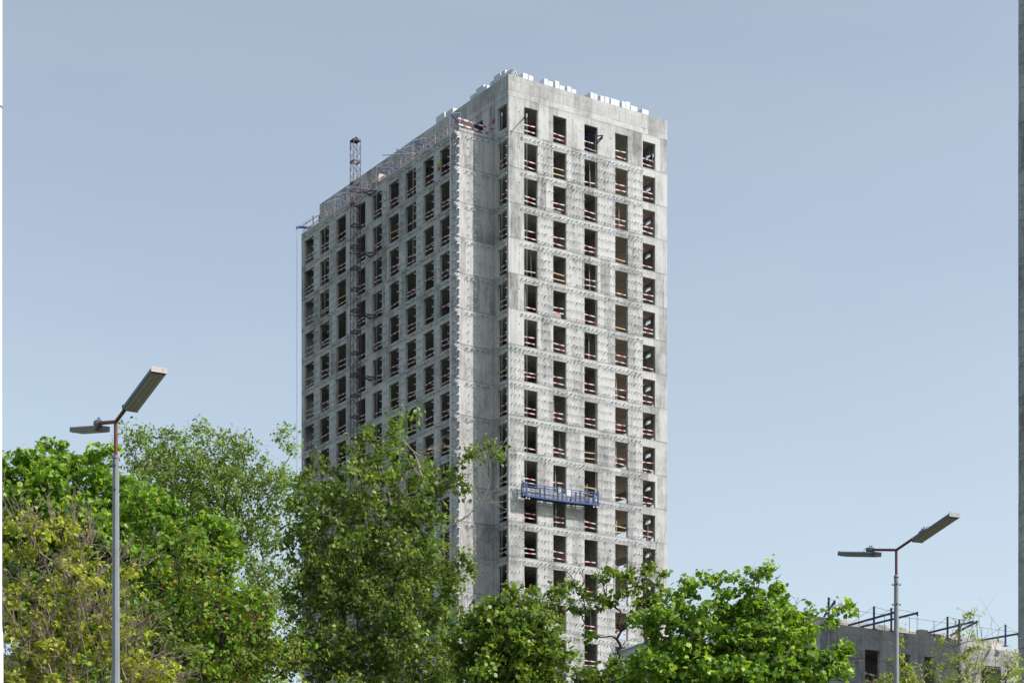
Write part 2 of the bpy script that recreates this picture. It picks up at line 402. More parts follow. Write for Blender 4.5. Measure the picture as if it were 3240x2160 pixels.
# facade brackets -----------------------------------------------------------
def br(mb, o, d, nout, a, z, ln=.17, w=.035, h=.05):
    """small L bracket standing out of a wall"""
    p = Vector((o[0]+d[0]*a, o[1]+d[1]*a, z)); n = Vector((nout[0], nout[1], 0)); dd = Vector((d[0], d[1], 0))
    mb.bar(p + n*.0 , p + n*.012, w+.02, .12)
    mb.bar(p + n*.012 + dd*.02, p + n*ln + dd*.02, w, h)
bl = []
def pier_rows(o, d, n, a0, a1, z0, top=True, dense=.3, ln=.16, rows=(.22,.98,1.76,2.5)):
    for r in rows:
        m = (a0+a1)/2
        cnt = max(2, int((a1-a0)/dense)); 
        for i in range(cnt):
            a = a0+.12+(a1-a0-.24)*i/(cnt-1) + rnd.uniform(-.02,.02)
            if rnd.random() < .93: bl.append((o, d, n, a, z0+r+rnd.uniform(-.03,.03), ln*(1.25 if abs(a-m) > .2 else 1.5), (.045 if abs(a-m) > .17 else .10)*(1.5 if n[0] else 1), .05 if not n[0] else .08))
def band(o, d, n, a0, a1, z, step=.4, ln=.2):
    a = a0
    while a < a1:
        bl.append((o, d, n, a, z+rnd.uniform(-.02,.02), ln*1.15, .075*(1.5 if n[0] else 1), .05*(1.6 if n[0] else 1)))
        if rnd.random() < .45: bl.append((o, d, n, a+.15, z-.05-.1*(rnd.random()<.5), ln, .05, .04)); a += step
for k in range(1, 24):
    z0 = FL[k]
    o, d, n = (0,0), (1,0), (0,-1)
    for i in range(4): 
        pier_rows(o, d, n, WIN_F[i][1], WIN_F[i+1][0], z0)
    if k >= 7: pier_rows(o, d, n, .25, WIN_F[0][0], z0)
    band(o, d, n, (1.4 if k < 7 else .3), WIN_F[4][0]-.1, z0+HT+.36, .46)
    # left bay
    o, d, n = (UP,0), (0,1), (-1,0)
    for i in range(8): 
        if i in (4, 5): continue
        pier_rows(o, d, n, WIN_L[i][1], WIN_L[i+1][0], z0, dense=.36, ln=.2, rows=(.5,1.25,2.0))
    pier_rows(o, d, n, VP0+.15, WIN_L[0][0]+.1, z0, dense=.4, ln=.2, rows=(.5,1.25,2.0)); 
    band(o, d, n, VP0+.2, 15.5, z0+HT+.42, .5, .2); band(o, d, n, 19, VP1, z0+HT+.42, .5, .2)
    # recess walls
    o, d, n = (0,VP0), (1,0), (0,-1)
    pier_rows(o, d, n, UP+.9, UP+1.75, z0, dense=.3, rows=(.4,1.15,1.9,2.6)); pier_rows(o, d, n, UP+2, -.2, z0, dense=.5, ln=.12, rows=(.4,1.15,1.9))
    band(o, d, n, UP+.8, -.3, z0+HT+.4, .55, .22)
    o, d, n = (0,0), (0,1), (-1,0)
    for r in (.2,.95,1.75,2.5): bl.append((o, d, n, WIN_R[0]-.12, z0+r, .18, .06)); bl.append((o, d, n, WIN_R[1]+.25, z0+r, .16, .03))
    band(o, d, n, .4, VP0-.1, z0+HT+.42, .5, .22)
mb = MB()
for b in bl: br(mb, *b)
o = mb.build('facade_bracket', M['zinc'], tower); o['kind'] = 'stuff'; o['label'] = 'small zinc cladding brackets dotted over the walls'
# the long corner brackets of the bay: individual parts, brightest on the outer corner
cnt = 0
for k in range(1, 20):
    for i, r in enumerate((.15,.9,1.7,2.5,2.95)):
        if cnt >= 99: break
        mb = MB(); z = FL[k]+r; e = .48 if i == 4 else .27
        mb.bar((UP-e, VP0-.06, z+.03), (UP+.12, VP0-.1, z-.05), .035, .04); mb.bar((UP-e+.02, VP0-.0, z-.09), (UP-.01, VP0+.02, z-.02), .06, .06); mb.bar((UP-.13, VP0-.03, z), (UP-.05, VP0-.03, z+.12), .045, .045)
        mb.bar((UP+.0, VP0-.1, z-.02), (UP+.02, VP0+.02, z-.02), .05, .08)
        if i == 4:
            for q in range(3): mb.bar((UP-.3+.06*q, VP0-.06, z-.12-.13*q), (UP+.12, VP0-.09, z-.2-.13*q), .04, .045)
        mb.build('corner_bracket', M['zinc'], tower); cnt += 1

# ------------------------------------------------------------------ things on and around the tower
TM = Matrix.Translation((TX, TY, 0)) @ Matrix.Rotation(TA, 4, 'Z')
def tloc(u, v, z): return TM @ Vector((u, v, z))
ORD = ['first','second','third','fourth','fifth','sixth','seventh','eighth','ninth','tenth','eleventh','twelfth','thirteenth','fourteenth','fifteenth','sixteenth','seventeenth']
# foam packs behind the sunlit parapet: (pixel from, to, top above parapet)
packs = [(290,360,.55),(362,428,.5),(565,618,.62),(620,685,.52),(703,762,.72),(764,835,.42),(860,918,.55),(922,982,.42),
         (1155,1210,.62),(1212,1252,.6),(1285,1342,.58),(1345,1405,.62),(1420,1535,.62),(1560,1612,.65),(1614,1670,.75),(1672,1765,.5),(1815,1908,.5)]
for i, (a, b, h) in enumerate(packs):
    u0 = solve_u(1580+a/4.055, .7); u1 = solve_u(1580+b/4.055, .7)
    t = thing('insulation_stack', f'white wrapped insulation stack, {ORD[i]} from the corner above the sunlit face', 'insulation stack', tloc((u0+u1)/2, 1.1, 80.055), TA+rnd.uniform(-.05,.05), 'white stacks on the roof behind the sunlit parapet')
    w = (u1-u0)/2; top = 81.53+h+.28-80.055; nl = 3
    for q in range(nl):
        mb = MB(); z0 = q*top/nl; dx = rnd.uniform(-.02,.02)
        mb.box(-w+dx, w+dx, -.5, .55, z0+(.006 if q else 0), z0+top/nl-.02); bevel(mb.build('pack', M['foam'], t), .05, 2)
lp = [((1455,1520),120,165),((1345,1455),172,262),((1300,1345),207,285),((1210,1240),262,330),((1085,1210),310,420),((1000,1085),405,480),((640,765),655,760),((500,640),722,860)]
for i, ((a, b), ytop, _) in enumerate(lp):
    v0 = solve_v(1280+b/4.61, .9)+.0; v1 = solve_v(1280+a/4.61, .9)
    ln_ = max(.7, v1-v0); vm = (v0+v1)/2
    zt_ = 82.45+rnd.uniform(-.12,.2); ln_ *= .86
    t = thing('insulation_stack', f'white wrapped insulation stack, {ORD[i]} from the corner along the shaded left parapet', 'insulation stack', tloc(.95, vm, 80.055), TA, 'white stacks on the roof behind the shaded parapet')
    for q in range(2):
        mb = MB(); top = zt_-80.055; z0 = q*top/2
        mb.box(-.45, .5, -ln_/2, ln_/2, z0+(.006 if q else 0), z0+top/2-.02); bevel(mb.build('pack', M['foam'], t), .05, 2)
t = thing('pipe_bundle', 'bundle of white tubes lying on the roof at the corner', 'pipe bundle', tloc(.9, .9, 80.055), TA+.2)
mb = MB(); mb.box(-.5,.75,-.35,.5,0,1.72); mb.build('base_crate', M['foam'], t)
for i, (dx, dz) in enumerate(((-.28,.12),(.0,.14),(.28,.1),(-.14,.36),(.14,.34),(.0,.56))):
    mb = MB(); c = (dx*.9, -.4, 1.72+dz); e = (dx*.9, .6, 1.75+dz)
    k = 12; n0 = len(mb.v)
    mb.tube(c, e, .13, None, 14, 0, False); mb.tube((c[0],c[1]+.001,c[2]), (e[0],e[1]-.001,e[2]), .09, None, 14, 0, False)
    for i2 in range(14):
        a0 = 2*math.pi*i2/14; a1 = 2*math.pi*(i2+1)/14
        mb.face([(c[0]+r*math.cos(a), c[1]-.002, c[2]+r*math.sin(a)) for r, a in ((.09,a0),(.13,a0),(.13,a1),(.09,a1))])
    mb.build('tube', M['foam'], t)
t = thing('board_pile', 'low pile of flat white boards on the roof between two stacks near the corner', 'board pile', tloc(solve_u(1580+495/4.055,.6), .8, 80.055), TA)
mb = MB(); mb.box(-.55,.55,-.3,.5,0,1.5); mb.build('base_crate', M['foam'], t)
for q in range(5):
    mb = MB(); mb.bar((-.5+q*.22, -.35, 1.55+.02*q), (-.25+q*.2, .5, 1.75+.02*q), .16, .05); mb.build('board', M['foam'], t)

# blue outrigger rigs -------------------------------------------------------
def rig(label, group, root, tip, inner, post, ztop, zbot, mat, cable_down=0, w=.09, parent_rot=TA, ramps=True):
    """root point world; the rest in the frame of the building"""
    t = thing('outrigger', label, 'outrigger', root, parent_rot, group)
    mb = MB(); mb.bar(inner, tip, w, w*1.15); mb.build('beam', mat, t)
    mb = MB(); mb.bar((post[0],post[1],zbot), (post[0],post[1],ztop), w*.95, w*.95)
    mb.bar((post[0]-.2,post[1],zbot+.03),(post[0]+.2,post[1],zbot+.03), .3, .06); mb.build('post', mat, t)
    mb = MB(); mb.poly_tube([tip, (post[0],post[1],ztop-.03), inner], .014, 5); mb.build('stay_cable', M['ccable'], t)
    mb = MB(); mb.bar((tip[0],tip[1],tip[2]+.1),(tip[0],tip[1],tip[2]-.2), .09, .10); mb.build('tip_block', mat, t)
    mb = MB(); mb.box(inner[0]-.25, inner[0]+.25, inner[1]-.2, inner[1]+.2, zbot, zbot+.35); mb.build('counterweight', M['conc_in'], t)
    if cable_down:
        for q in (-.04,.05):
            mb = MB(); mb.tube((tip[0]+q,tip[1],tip[2]-.2),(tip[0]+q,tip[1],tip[2]-cable_down), .011, None, 5); mb.build('suspension_cable', M['ccable'], t)
    return t
K1 = lambda x, y: (900+x/2.24, 180+y/2.24)
rigs = [((1175,400),(1245,395),.9),((912,595),(993,570),0),((800,660),(900,625),0),((652,780),(760,735),-.4),((440,930),(545,885),-.2),((357,980),(452,955),0),((285,1035),(390,1000),-.3)]
for i, (tp, po, sk) in enumerate(rigs):
    tx, ty = K1(*tp); qx, qy = K1(*po)
    vt = solve_v(tx, UP-1.25); vp = solve_v(qx, UP+.35)
    ztp = zat(ty, UP-1.25, vt); zpt = zat(qy, UP+.35, vp)
    tip = (-1.25-.35, 0, ztp-76.6); post = (0, vp-vt, 0)
    dirv = Vector((1.6, vp-vt, 0)); 
    zc = max(.45, min(1.1, (zpt-76.6)*.55))
    inner = (post[0]+1.7, post[1]+dirv[1]/1.6*1.7, max(.42, 2*zc-tip[2]) if i else .4)
    rig(f'blue steel outrigger on the shaded ledge, {ORD[i]} from the bay corner', 'blue outriggers along the ledge',
        tloc(UP+.35, vt, 76.6), tip, inner, post, max(1.5, zpt-76.6), 0, M['blue'], 44 if i in (0,3,5) else (12 if i in (1,6) else 0))
# far end rig over the left edge
rig('blue steel outrigger jutting out past the far left end of the ledge', 'blue outriggers along the ledge', tloc(UP+.8, VP1-1.0, 76.6), (-1.3,.6,.7), (1.2,-.6,.75), (0,0,0), 1.9, 0, M['blue'], 0, .09)
rig('blue steel outrigger with its post just left of the parapet end', 'blue outriggers along the ledge', tloc(UP+1.6, VP1-.8, 76.6), (-1.9,1.3,.95), (1.1,-.8,.6), (0,0,0), 2.2, 0, M['blue'], 60, .09)
t = thing('steel_tube', 'long pale steel tube sticking out over the shaded ledge', 'tube', tloc(UP, 11.3, 77.35), TA)
mb = MB(); mb.tube((-1.9,1.5,.1),(1.0,-1.3,.0), .05, None, 8); mb.build('pipe', M['zinc'], t)
mb = MB(); mb.tube((-1.95,1.55,.1),(-1.9,1.5,.1), .06, None, 8); mb.build('end_cap', M['zinc'], t)
t = thing('block_pallet', 'pallet of pale bricks standing on the shaded ledge behind the mast', 'pallet', tloc(UP+.75, solve_v(920+1245/4.61, UP+.3), 76.61), TA)
mb = MB(); mb.box(-.55,.55,-.7,.7,0,.12); mb.build('pallet', M['wood'], t)
for q in range(4):
    mb = MB()
    for x in range(4): mb.box(-.52+x*.262, -.28+x*.262, -.68, .68, .13+q*.26, .13+q*.26+.25)
    mb.build('brick_layer', M['wood'] if q < 2 else M['white'], t)
# window rigs on the top storey: sunlit openings 1, 3, 5, recess opening, doorway behind the ledge
def winrig(label, u, v, z, tip, n, mat, cables, frame=True):
    t = thing('outrigger', label, 'outrigger', tloc(u, v, z), TA, 'blue outriggers standing in top-storey openings')
    n = Vector(n); s = Vector((n.y, -n.x, 0)); tip = Vector(tip)
    for e in (-1, 1) if frame else ():
        mb = MB(); mb.bar(-n*1.2+s*e*.3+Vector((0,0,.02)), tip+Vector((0,0,-.05))+s*e*.05, .07, .09); mb.build('beam', mat, t)
        mb = MB(); mb.bar(s*e*.3-n*.35, s*e*.3-n*.35+Vector((0,0,2.1)), .09, .09); mb.build('post', mat, t)
        mb = MB(); mb.bar(s*e*.3-n*.35, s*e*.3-n*1.3+Vector((0,0,1.6)), .06, .06); mb.build('brace', mat, t)
    if not frame:
        mb = MB(); mb.bar(-n*.7, -n*.7+Vector((0,0,tip.z)), .07, .07); mb.build('post', mat, t)
        mb = MB(); mb.bar(-n*.7+Vector((0,0,tip.z)), tip+n*.05, .07, .08); mb.build('boom', mat, t)
        mb = MB(); mb.bar(tip+Vector((0,0,.05)), tip-n*.3+s*.12-Vector((0,0,.2)), .05, .05); mb.build('hook', mat, t)
    else:
        mb = MB(); mb.bar(-s*.35-n*.35+Vector((0,0,1.7)), s*.35-n*.35+Vector((0,0,1.7)), .08, .08); mb.build('crossbar', mat, t)
        mb = MB(); mb.bar(-n*.35+Vector((0,0,1.7)), tip+n*.06, .07, .09); mb.build('boom', mat, t)
    mb = MB(); mb.tube(tip+Vector((0,0,.08)), tip-Vector((0,0,.25)), .06, None, 8); mb.build('pulley_block', M['zinc'], t)
    for q, L in enumerate(cables):
        mb = MB(); mb.tube(tip+s*(.05-.1*q), tip+s*(.05-.1*q)-Vector((0,0,L)), .010, None, 5); mb.build('suspension_cable', M['ccable'], t)
zz = ZTOP+.02
def tipz(px, py, u, v): return zat(py, u, v)
u_ = solve_u(1664, -1.1); z_ = zat(362, u_, -1.1)
winrig('outrigger boom sticking out of the top left opening of the sunlit face', WIN_F[0][0]+.12, .5, zz, (u_-WIN_F[0][0]-.12+.08, -1.6, z_-zz), (0,-1,0), M['dblue'], [z_-45.2, z_-47], False)
u_ = solve_u(1500+915/2.24, -1.0); z_ = zat(180+560/2.24, u_, -1.0)
winrig('dark blue outrigger frame filling the middle top opening of the sunlit face', (WIN_F[2][0]+WIN_F[2][1])/2, .5, zz, (u_-(WIN_F[2][0]+WIN_F[2][1])/2, -1.5, z_-zz), (0,-1,0), M['dblue'], [2.4])
winrig('dark blue outrigger frame in the top right opening with sky behind', (WIN_F[4][0]+WIN_F[4][1])/2, .9, zz, (.3, -1.1, 1.3), (0,-1,0), M['dblue'], [.8])
v_ = solve_v(1588, -.35); z_ = zat(360, -.35, v_)
winrig('blue outrigger hook in the top recess opening left of the building corner', .45, v_, zz+.35, (-.8, 0, z_-zz-.35), (-1,0,0), M['blue'], [60, 60], False)
winrig('dark blue outrigger frame in the doorway behind the ledge corner', .55, 4.9, zz+.05, (-1.5, -.5, 1.9), (-1,0,0), M['dblue'], [1.2])
# long single ropes down the sunlit face
for px, lab in ((1786, 'thin rope hanging past the second column of openings'), (1884, 'thin rope pair running up from the right end of the cradle')):
    u_ = solve_u(px, -.35); mb = MB()
    mb.tube((0,0,0),(0,0,-60 if px == 1786 else -30), .010, None, 5)
    if px == 1884: mb.tube((.12,0,0),(.12,0,-30), .010, None, 5)
    o = mb.build('hanging_rope', M['ccable']); o.location = tloc(u_, -.6, 75.6); o.rotation_euler = (0,0,TA); tag(o, lab, 'rope')

# lattice mast ---------------------------------------------------------------
mu = UP-1.75; mv = solve_v(1124.5, mu)
mast = thing('lattice_mast', 'dark red lattice hoist mast rising beside the shaded face above the roof edge', 'hoist mast', tloc(mu, mv, 0), TA)
hs = .36; sec = 2.02; zt = zat(446, mu, mv); nsec = int(zt/sec)+1; zb = zt-nsec*sec
def section():
    mb = MB(); c = [(-hs,-hs),(hs,-hs),(hs,hs),(-hs,hs)]
    for x, y in c: mb.bar((x,y,0),(x,y,sec), .05, .05)
    for i in range(4):
        a, b = c[i], c[(i+1)%4]
        mb.bar((*a,.05),(*b,.05), .06, .07); mb.bar((*a,sec-.06),(*b,sec-.06), .05, .06)
        for q in range(3):
            z0 = .08+q*(sec-.15)/3; z1 = z0+(sec-.15)/3
            p, r = (a, b) if q % 2 == 0 else (b, a)
            mb.bar((*p,z0),(*r,z1), .026, .026); 
            if q < 2: mb.bar((*a,z1),(*b,z1), .022, .022)
    return mb
me0 = None
for i in range(nsec):
    if me0 is None: o = section().build('mast_section', M['mast'], mast); me0 = o.data
    else: o = bpy.data.objects.new('mast_section', me0); COL.objects.link(o); o.parent = mast
    o.location = (0, 0, zb+i*sec)
for i in range(1, 13):
    z = zat(420+845/4.61, mu, mv) - (i-1)*5.9
    if z < 3: break
    mb = MB()
    for a in (-.4, .4):
        mb.bar((-.5, a, z), (1.7, a-.5, z+.02), .06, .07)
    mb.bar((.4, .35, z-.02), (1.7, -1.2, z), .07, .07); mb.bar((.4,-.5,z),(1.7,.3,z), .07,.07); mb.bar((1.68,-1.2,z),(1.68,.4,z), .07,.08)
    mb.build('wall_tie', M['mast'], mast)
mb = MB(); mb.box(-.4,.4,-.4,.4,zt,zt+.06); mb.bar((-.1,.1,zt+.06),(.1,-.1,zt+.32),.14,.16); mb.bar((.0,.0,zt+.1),(.25,-.15,zt+.2),.1,.1); mb.build('head_block', M['black'], mast)

# suspended cradle -----------------------------------------------------------
ua = solve_u(1665.5,-1.05); ub = solve_u(1891.7,-1.05); LC = ub-ua
za = zat(1568, ua, -1.05); zb_ = zat(1597, ub, -1.05)
cr = thing('suspended_cradle', 'blue railed work cradle hanging in front of the sunlit face', 'work cradle', tloc(ua, -1.05, za), TA)
slope = (zb_-za)/LC
def cz(x, z): return z + slope*x - .07*math.sin(math.pi*x/LC)
H, W = 1.12, .72
mb = MB()
for x in range(8):
    a = LC*x/8; b = LC*(x+1)/8
    mb.bar((a,W/2,cz(a,.02)),(b-.005,W/2,cz(b,.02)), W-.04, .04)
mb.build('deck', M['black'], cr)
for y, nm in ((0,'front_rail'),(W,'back_rail')):
    mb = MB(); n = 16
    for x in range(n):
        a, b = LC*x/n, LC*(x+1)/n
        mb.bar((a,y,cz(a,H)),(b,y,cz(b,H)), .06,.06); mb.bar((a,y,cz(a,.04)),(b,y,cz(b,.04)), .06,.15)
        mb.bar((a,y,cz(a,.62)),(b,y,cz(b,.62)), .035,.035); mb.bar((a,y,cz(a,.3)),(b,y,cz(b,.3)), .035,.035)
    for x in range(0, n+1):
        a = LC*x/n; thick = x % 4 == 0
        if thick:
            for q in (-.05,.05): mb.bar((a+q,y,cz(a,0)),(a+q,y,cz(a,H+.02)), .06,.06)
        else: mb.bar((a,y,cz(a,.05)),(a,y,cz(a,H if x % 2 == 0 else .64)), .035,.035)
    mb.build(nm, M['blue'], cr)
mb = MB()
for x in range(28):
    a = LC*x/28; b = LC*(x+1)/28
    p, q = ((.0, W) if x % 2 else (W, .0)); mb.bar((a,W/2 + (-.28 if x%2 else .28),cz(a,-.03)),(b,W/2+(.28 if x%2 else -.28),cz(b,-.03)), .03,.03)
mb.build('underframe', M['blue'], cr)
for x, nm in ((0,'end_frame'),(LC,'end_frame')):
    mb = MB(); s_ = -1 if x == 0 else 1
    for y in (0,.24,.48,W): mb.bar((x+s_*.08,y,cz(x,0)),(x+s_*.08,y,cz(x,H+.15)), .05,.05)
    for z in (.05,.4,.8,1.2): mb.bar((x+s_*.08,0,cz(x,z)),(x+s_*.08,W,cz(x,z)), .05,.05)
    mb.bar((x,W/2,cz(x,.9)),(x+s_*.25,W/2,cz(x,1.45)),.08,.1); mb.build(nm, M['blue'], cr)
    mb = MB(); mb.box(x-.14,x+.14,W/2-.13,W/2+.13,cz(x,.35),cz(x,.85)); mb.tube((x,W/2,cz(x,.85)),(x,W/2,cz(x,1.6)),.05,None,8); mb.build('hoist_motor', M['zinc'], cr)
for x in (.05, .35, LC-.4, LC-.05):
    mb = MB(); mb.tube((x,.05,cz(x,-.16)),(x,.11,cz(x,-.16)),.08,None,10); mb.bar((x,.08,cz(x,-.02)),(x,.08,cz(x,-.14)),.05,.05); mb.build('castor', M['white'], cr)
mb = MB(); x = LC*.452; mb.box(x-.18,x+.18,-.09,.12,cz(x,.62),cz(x,1.22)); mb.box(x-.05,x+.12,-.095,-.09,cz(x,.8),cz(x,1.0),1); bevel(mb.build('control_box', [M['boxgreen'], M['white']], cr), .015)
mb = MB(); x = LC*.585; mb.box(x-.24,x+.22,-.05,-.03,cz(x,.55),cz(x,1.1)); mb.build('hanging_sheet', M['panel_grey'], cr)
for q in range(9):
    mb = MB(); a = LC*(.28+.075*q)+rnd.uniform(-.1,.1)
    if q % 2: mb.tube((a,.2,cz(a,.1)),(a,.55,cz(a,.12)),.07,None,8)
    else: mb.bar((a-.18,.2,cz(a,.1)),(a+.2,.5,cz(a,.2)),.1,.09)
    mb.build('bucket' if q % 2 else 'plank', M['white'] if q % 3 else M['black'], cr)
mb = MB()
pts = [Vector((LC*.02+LC*.2*s, .3, cz(LC*.2*s, .15+.55*math.sin(math.pi*s)))) for s in [i/10 for i in range(11)]]
mb.poly_tube(pts, .02, 5); mb.build('power_cable', M['black'], cr)
for x in (0, LC):
    mb = MB(); mb.tube((x,W/2,cz(x,1.4)),(x,W/2,77.2-za if x == 0 else 78-za),.010,None,5); mb.build('suspension_cable', M['ccable'], cr)

# ------------------------------------------------------------------ neighbouring buildings
# tower just showing at the right edge
RX = (3222-CX)/F*129.0
rt = thing('neighbour_tower', 'shaded raw concrete tower cut off by the right picture edge', 'building', (RX, 129, 0), TA)
for k in range(26):
    z0 = .6+k*3.15-1.0*(k==0); z1 = .6+(k+1)*3.15-.02
    mb = MB(); hs_ = [(a, a+1.5, .6+k*3.15+.02, .6+k*3.15+2.4) for a in (.55, 4.3, 8.1, 11.9, 15.6)]
    jj = rnd.uniform(-.015, .015)
    wall(mb, (jj, 0), (0,-1), (1,0), 18, max(0, z0), z1, hs_)
    wall(mb, (.26, 0), (1,0), (0,-1), 33-.26, max(0, z0), z1, [])
    wall(mb, (.26, -18), (1,0), (0,1), 33-.26, max(0, z0), z1, [(a, a+1.5, .6+k*3.15+.02, .6+k*3.15+2.4) for a in (2, 5.8, 9.6, 13.4, 17.2, 21, 24.8, 28.6)])
    wall(mb, (33, -.26), (0,-1), (-1,0), 17.4, max(0, z0), z1, [])
    mb.build('wall', M['conc2'], rt)
    mb = MB(); mb.box(.27, 32.7, -17.7, -.27, .6+k*3.15-.2, .6+k*3.15-.01); mb.build('floor_slab', M['conc_in'], rt)
mb = MB()
for k in range(26):
    for a in (.2, .35, 2.3, 2.6, 3.2, 3.9): 
        for zz_ in (.6, 1.6, 2.75): br(mb, (0,0), (0,-1), (-1,0), a, .6+k*3.15+zz_, .15)
o = mb.build('facade_bracket', M['zinc'], rt); o['kind'] = 'stuff'
mb = MB(); mb.box(0,33,-18,0,82.52,83.9); mb.build('parapet', M['conc2'], rt)
# low concrete building, lower right
LX, LY = (2622-CX)/F*147.0, 147.0
low = thing('low_concrete_building', 'low unfinished concrete building with blue outriggers on its roof, lower right', 'building', (LX, LY, 0), TA)
lst = 3.6
zr = EYE+(HOR-1970)/F*147.0
def lu(px, v=0):
    r = (px-CX)/F; return (r*(LY+cu*v) - LX + su*v)/(cu - r*su)
def lz(py, u, v=0): return EYE + (HOR-py)/F*(LY+su*u+cu*v)
C3 = lambda x, y: (2560+x/3.459, 1850+y/3.459)
wl_ = []
for a, b in ((275,440),(612,775),(992,1110),(1262,1385)):
    wl_.append((lu(C3(a,0)[0]), lu(C3(b,0)[0])))
step = wl_[1][0]-wl_[0][0]
x_ = wl_[-1][0]+4.4
wtop = lz(C3(0,700)[1], wl_[1][0]); 
for k in range(7):
    zt_ = wtop+.9-k*3.5; zb = zt_-3.48; th = wtop-k*3.5
    if zb < 0: zb = 0
    mb = MB()
    hs_ = [(a, b, max(zb, th-2.75), th) for a, b in wl_] + [(q, q+2.2, max(zb, th-2.75), th) for q in (x_+2.4, x_+7.2)]
    jj = rnd.uniform(-.015,.015)
    wall(mb, (0, jj), (1,0), (0,1), x_, zb, zt_, [h for h in hs_ if h[1] < x_], .25, [((wl_[0][1]+wl_[1][0])/2, th-1.0), ((wl_[1][1]+wl_[2][0])/2, th-1.0)])
    wall(mb, (x_+.0, .6+jj), (1,0), (0,1), 12, zb, zt_, [(h[0]-x_, h[1]-x_, h[2], h[3]) for h in hs_ if h[0] > x_])
    wall(mb, (0, .26), (0,1), (1,0), 16, zb, zt_, [(3,4.5,max(zb,th-2.7),th),(8,9.5,max(zb,th-2.7),th)])
    mb.box(x_-.2, x_-.01, .26, .6, zb, zt_)
    mb.box(.27, x_+12, 16, 16.2, zb, zt_)
    mb.build('wall', [M['conc2'], M['slot']], low)
    mb = MB(); mb.box(.27, x_+11.9, .9, 15.9, zt_-.5, zt_-.3); mb.box(.3, x_+11.9, 5, 5.2, zb, zt_-.52); mb.build('floor_slab', M['conc_in'], low)
    if k in (0, 1):
        for a, b in wl_[:3]:
            for e in (.45, 1.0):
                mb = MB(); board(mb, (a+.05,.12,th-2.75+e), (b-.2,.12,th-2.75+e-.15), 'rw', .14); mb.build('guard_board', BM, low)
ptop = lz(1970, 0)
mb = MB(); zb = wtop+.915
mb.box(0, x_, .005, .25, zb, ptop); mb.box(.004,.25,.252,16,zb,ptop); mb.box(x_+.0, x_+12, .605, .85, zb, ptop-.25); mb.box(x_-.2,x_-.01,.252,.6,zb,ptop-.1); mb.build('parapet', M['conc2'], low)
mb = MB()      # patched band of white plaster pieces under the parapet
for q in range(22):
    a = .6+q*.62
    mb = MB()
    if a < x_-1 and rnd.random() < .75: mb.box(a, a+rnd.uniform(.25,.5), -.02, .003, zb-.02, zb+rnd.uniform(.1,.2)); mb.build('joint_filler', M['filler'], low)
mb = MB(); u9 = lu(C3(310,0)[0], 7); z9 = lz(C3(0,370)[1], u9, 7)
mb.box(.6, x_+12, 7, 7.25, zt_*0+wtop+.4, z9); mb.box(.6,.85,7.26,15,wtop+.4,z9); mb.build('attic_wall', M['conc'], low)
mb = MB()
for (bx, by) in ((1240,560),(1315,575),(1390,590)):
    uu = lu(C3(bx,0)[0], .5); mb.box(uu-.4, uu+.4, .3, .8, ptop, ptop+(.5 if bx == 1240 else .3)); 
o = mb.build('block_row', M['conc2'], low)
mb = MB()
for q in range(16):
    a = .8+q*.45; mb.bar((a,-.02,th*0+wtop-2.95),(a,-.16,wtop-2.95),.06,.08)
for q in range(26):
    a = x_+.4+q*.42
    for zz_ in (zb-.4, zb-1.1, zb-2.0, zb-3.0): br(mb, (0,.6), (1,0), (0,-1), a+rnd.uniform(-.05,.05), zz_, .2)
o = mb.build('facade_bracket', M['zinc'], low); o['kind'] = 'stuff'
names = ['dark blue outrigger at the left end of the low roof by the maple top','dark blue outrigger of the low roof left of the lamp pole','dark blue outrigger of the low roof whose post stands closest beside the lamp pole',
         'dark blue outrigger of the low roof with long boom, right of the rubble blocks','dark blue outrigger of the low roof crossing the tips of its neighbour','dark blue outrigger of the low roof beside the neighbour tower edge']
lr = [((215,135),(280,180),(165,340)),((710,232),(935,298),(430,440)),((900,250),(1185,305),(560,460)),((1515,345),(1790,402),(1290,525)),((1645,375),(1835,402),(1550,550)),((2150,430),(2290,532),(1870,605))]
for i, (po, tp, inn) in enumerate(lr):
    pu = lu(C3(*po)[0], .1); zp = lz(C3(*po)[1], pu, .1)
    tv = -1.9 if i not in (0,) else -.8; tu = lu(C3(*tp)[0], tv); ztp = lz(C3(*tp)[1], tu, tv)
    iv = 2.6; iu = lu(C3(*inn)[0], iv); zi = lz(C3(*inn)[1], iu, iv)
    rw = Matrix.Translation((LX, LY, 0)) @ Matrix.Rotation(TA, 4, 'Z') @ Vector((pu, .1, ptop))
    rig(names[i], 'dark blue outriggers on the low roof', rw, (tu-pu, tv-.1, ztp-ptop), (iu-pu, iv-.1, zi-ptop), (0,0,0), zp-ptop, -.02, M['dblue'], 3 if i in (2,3) else 1.2, .12)
# thin safety line along the low roof
mb = MB()
for q in range(9):
    a = .5+q*2.6; mb.tube((a,.1,ptop),(a,.1,ptop+1.25),.02,None,5)
    if q < 8: mb.tube((a,.1,ptop+1.2),(a+2.6,.1,ptop+1.2),.013,None,4)
mb.build('safety_line', M['black'], low)
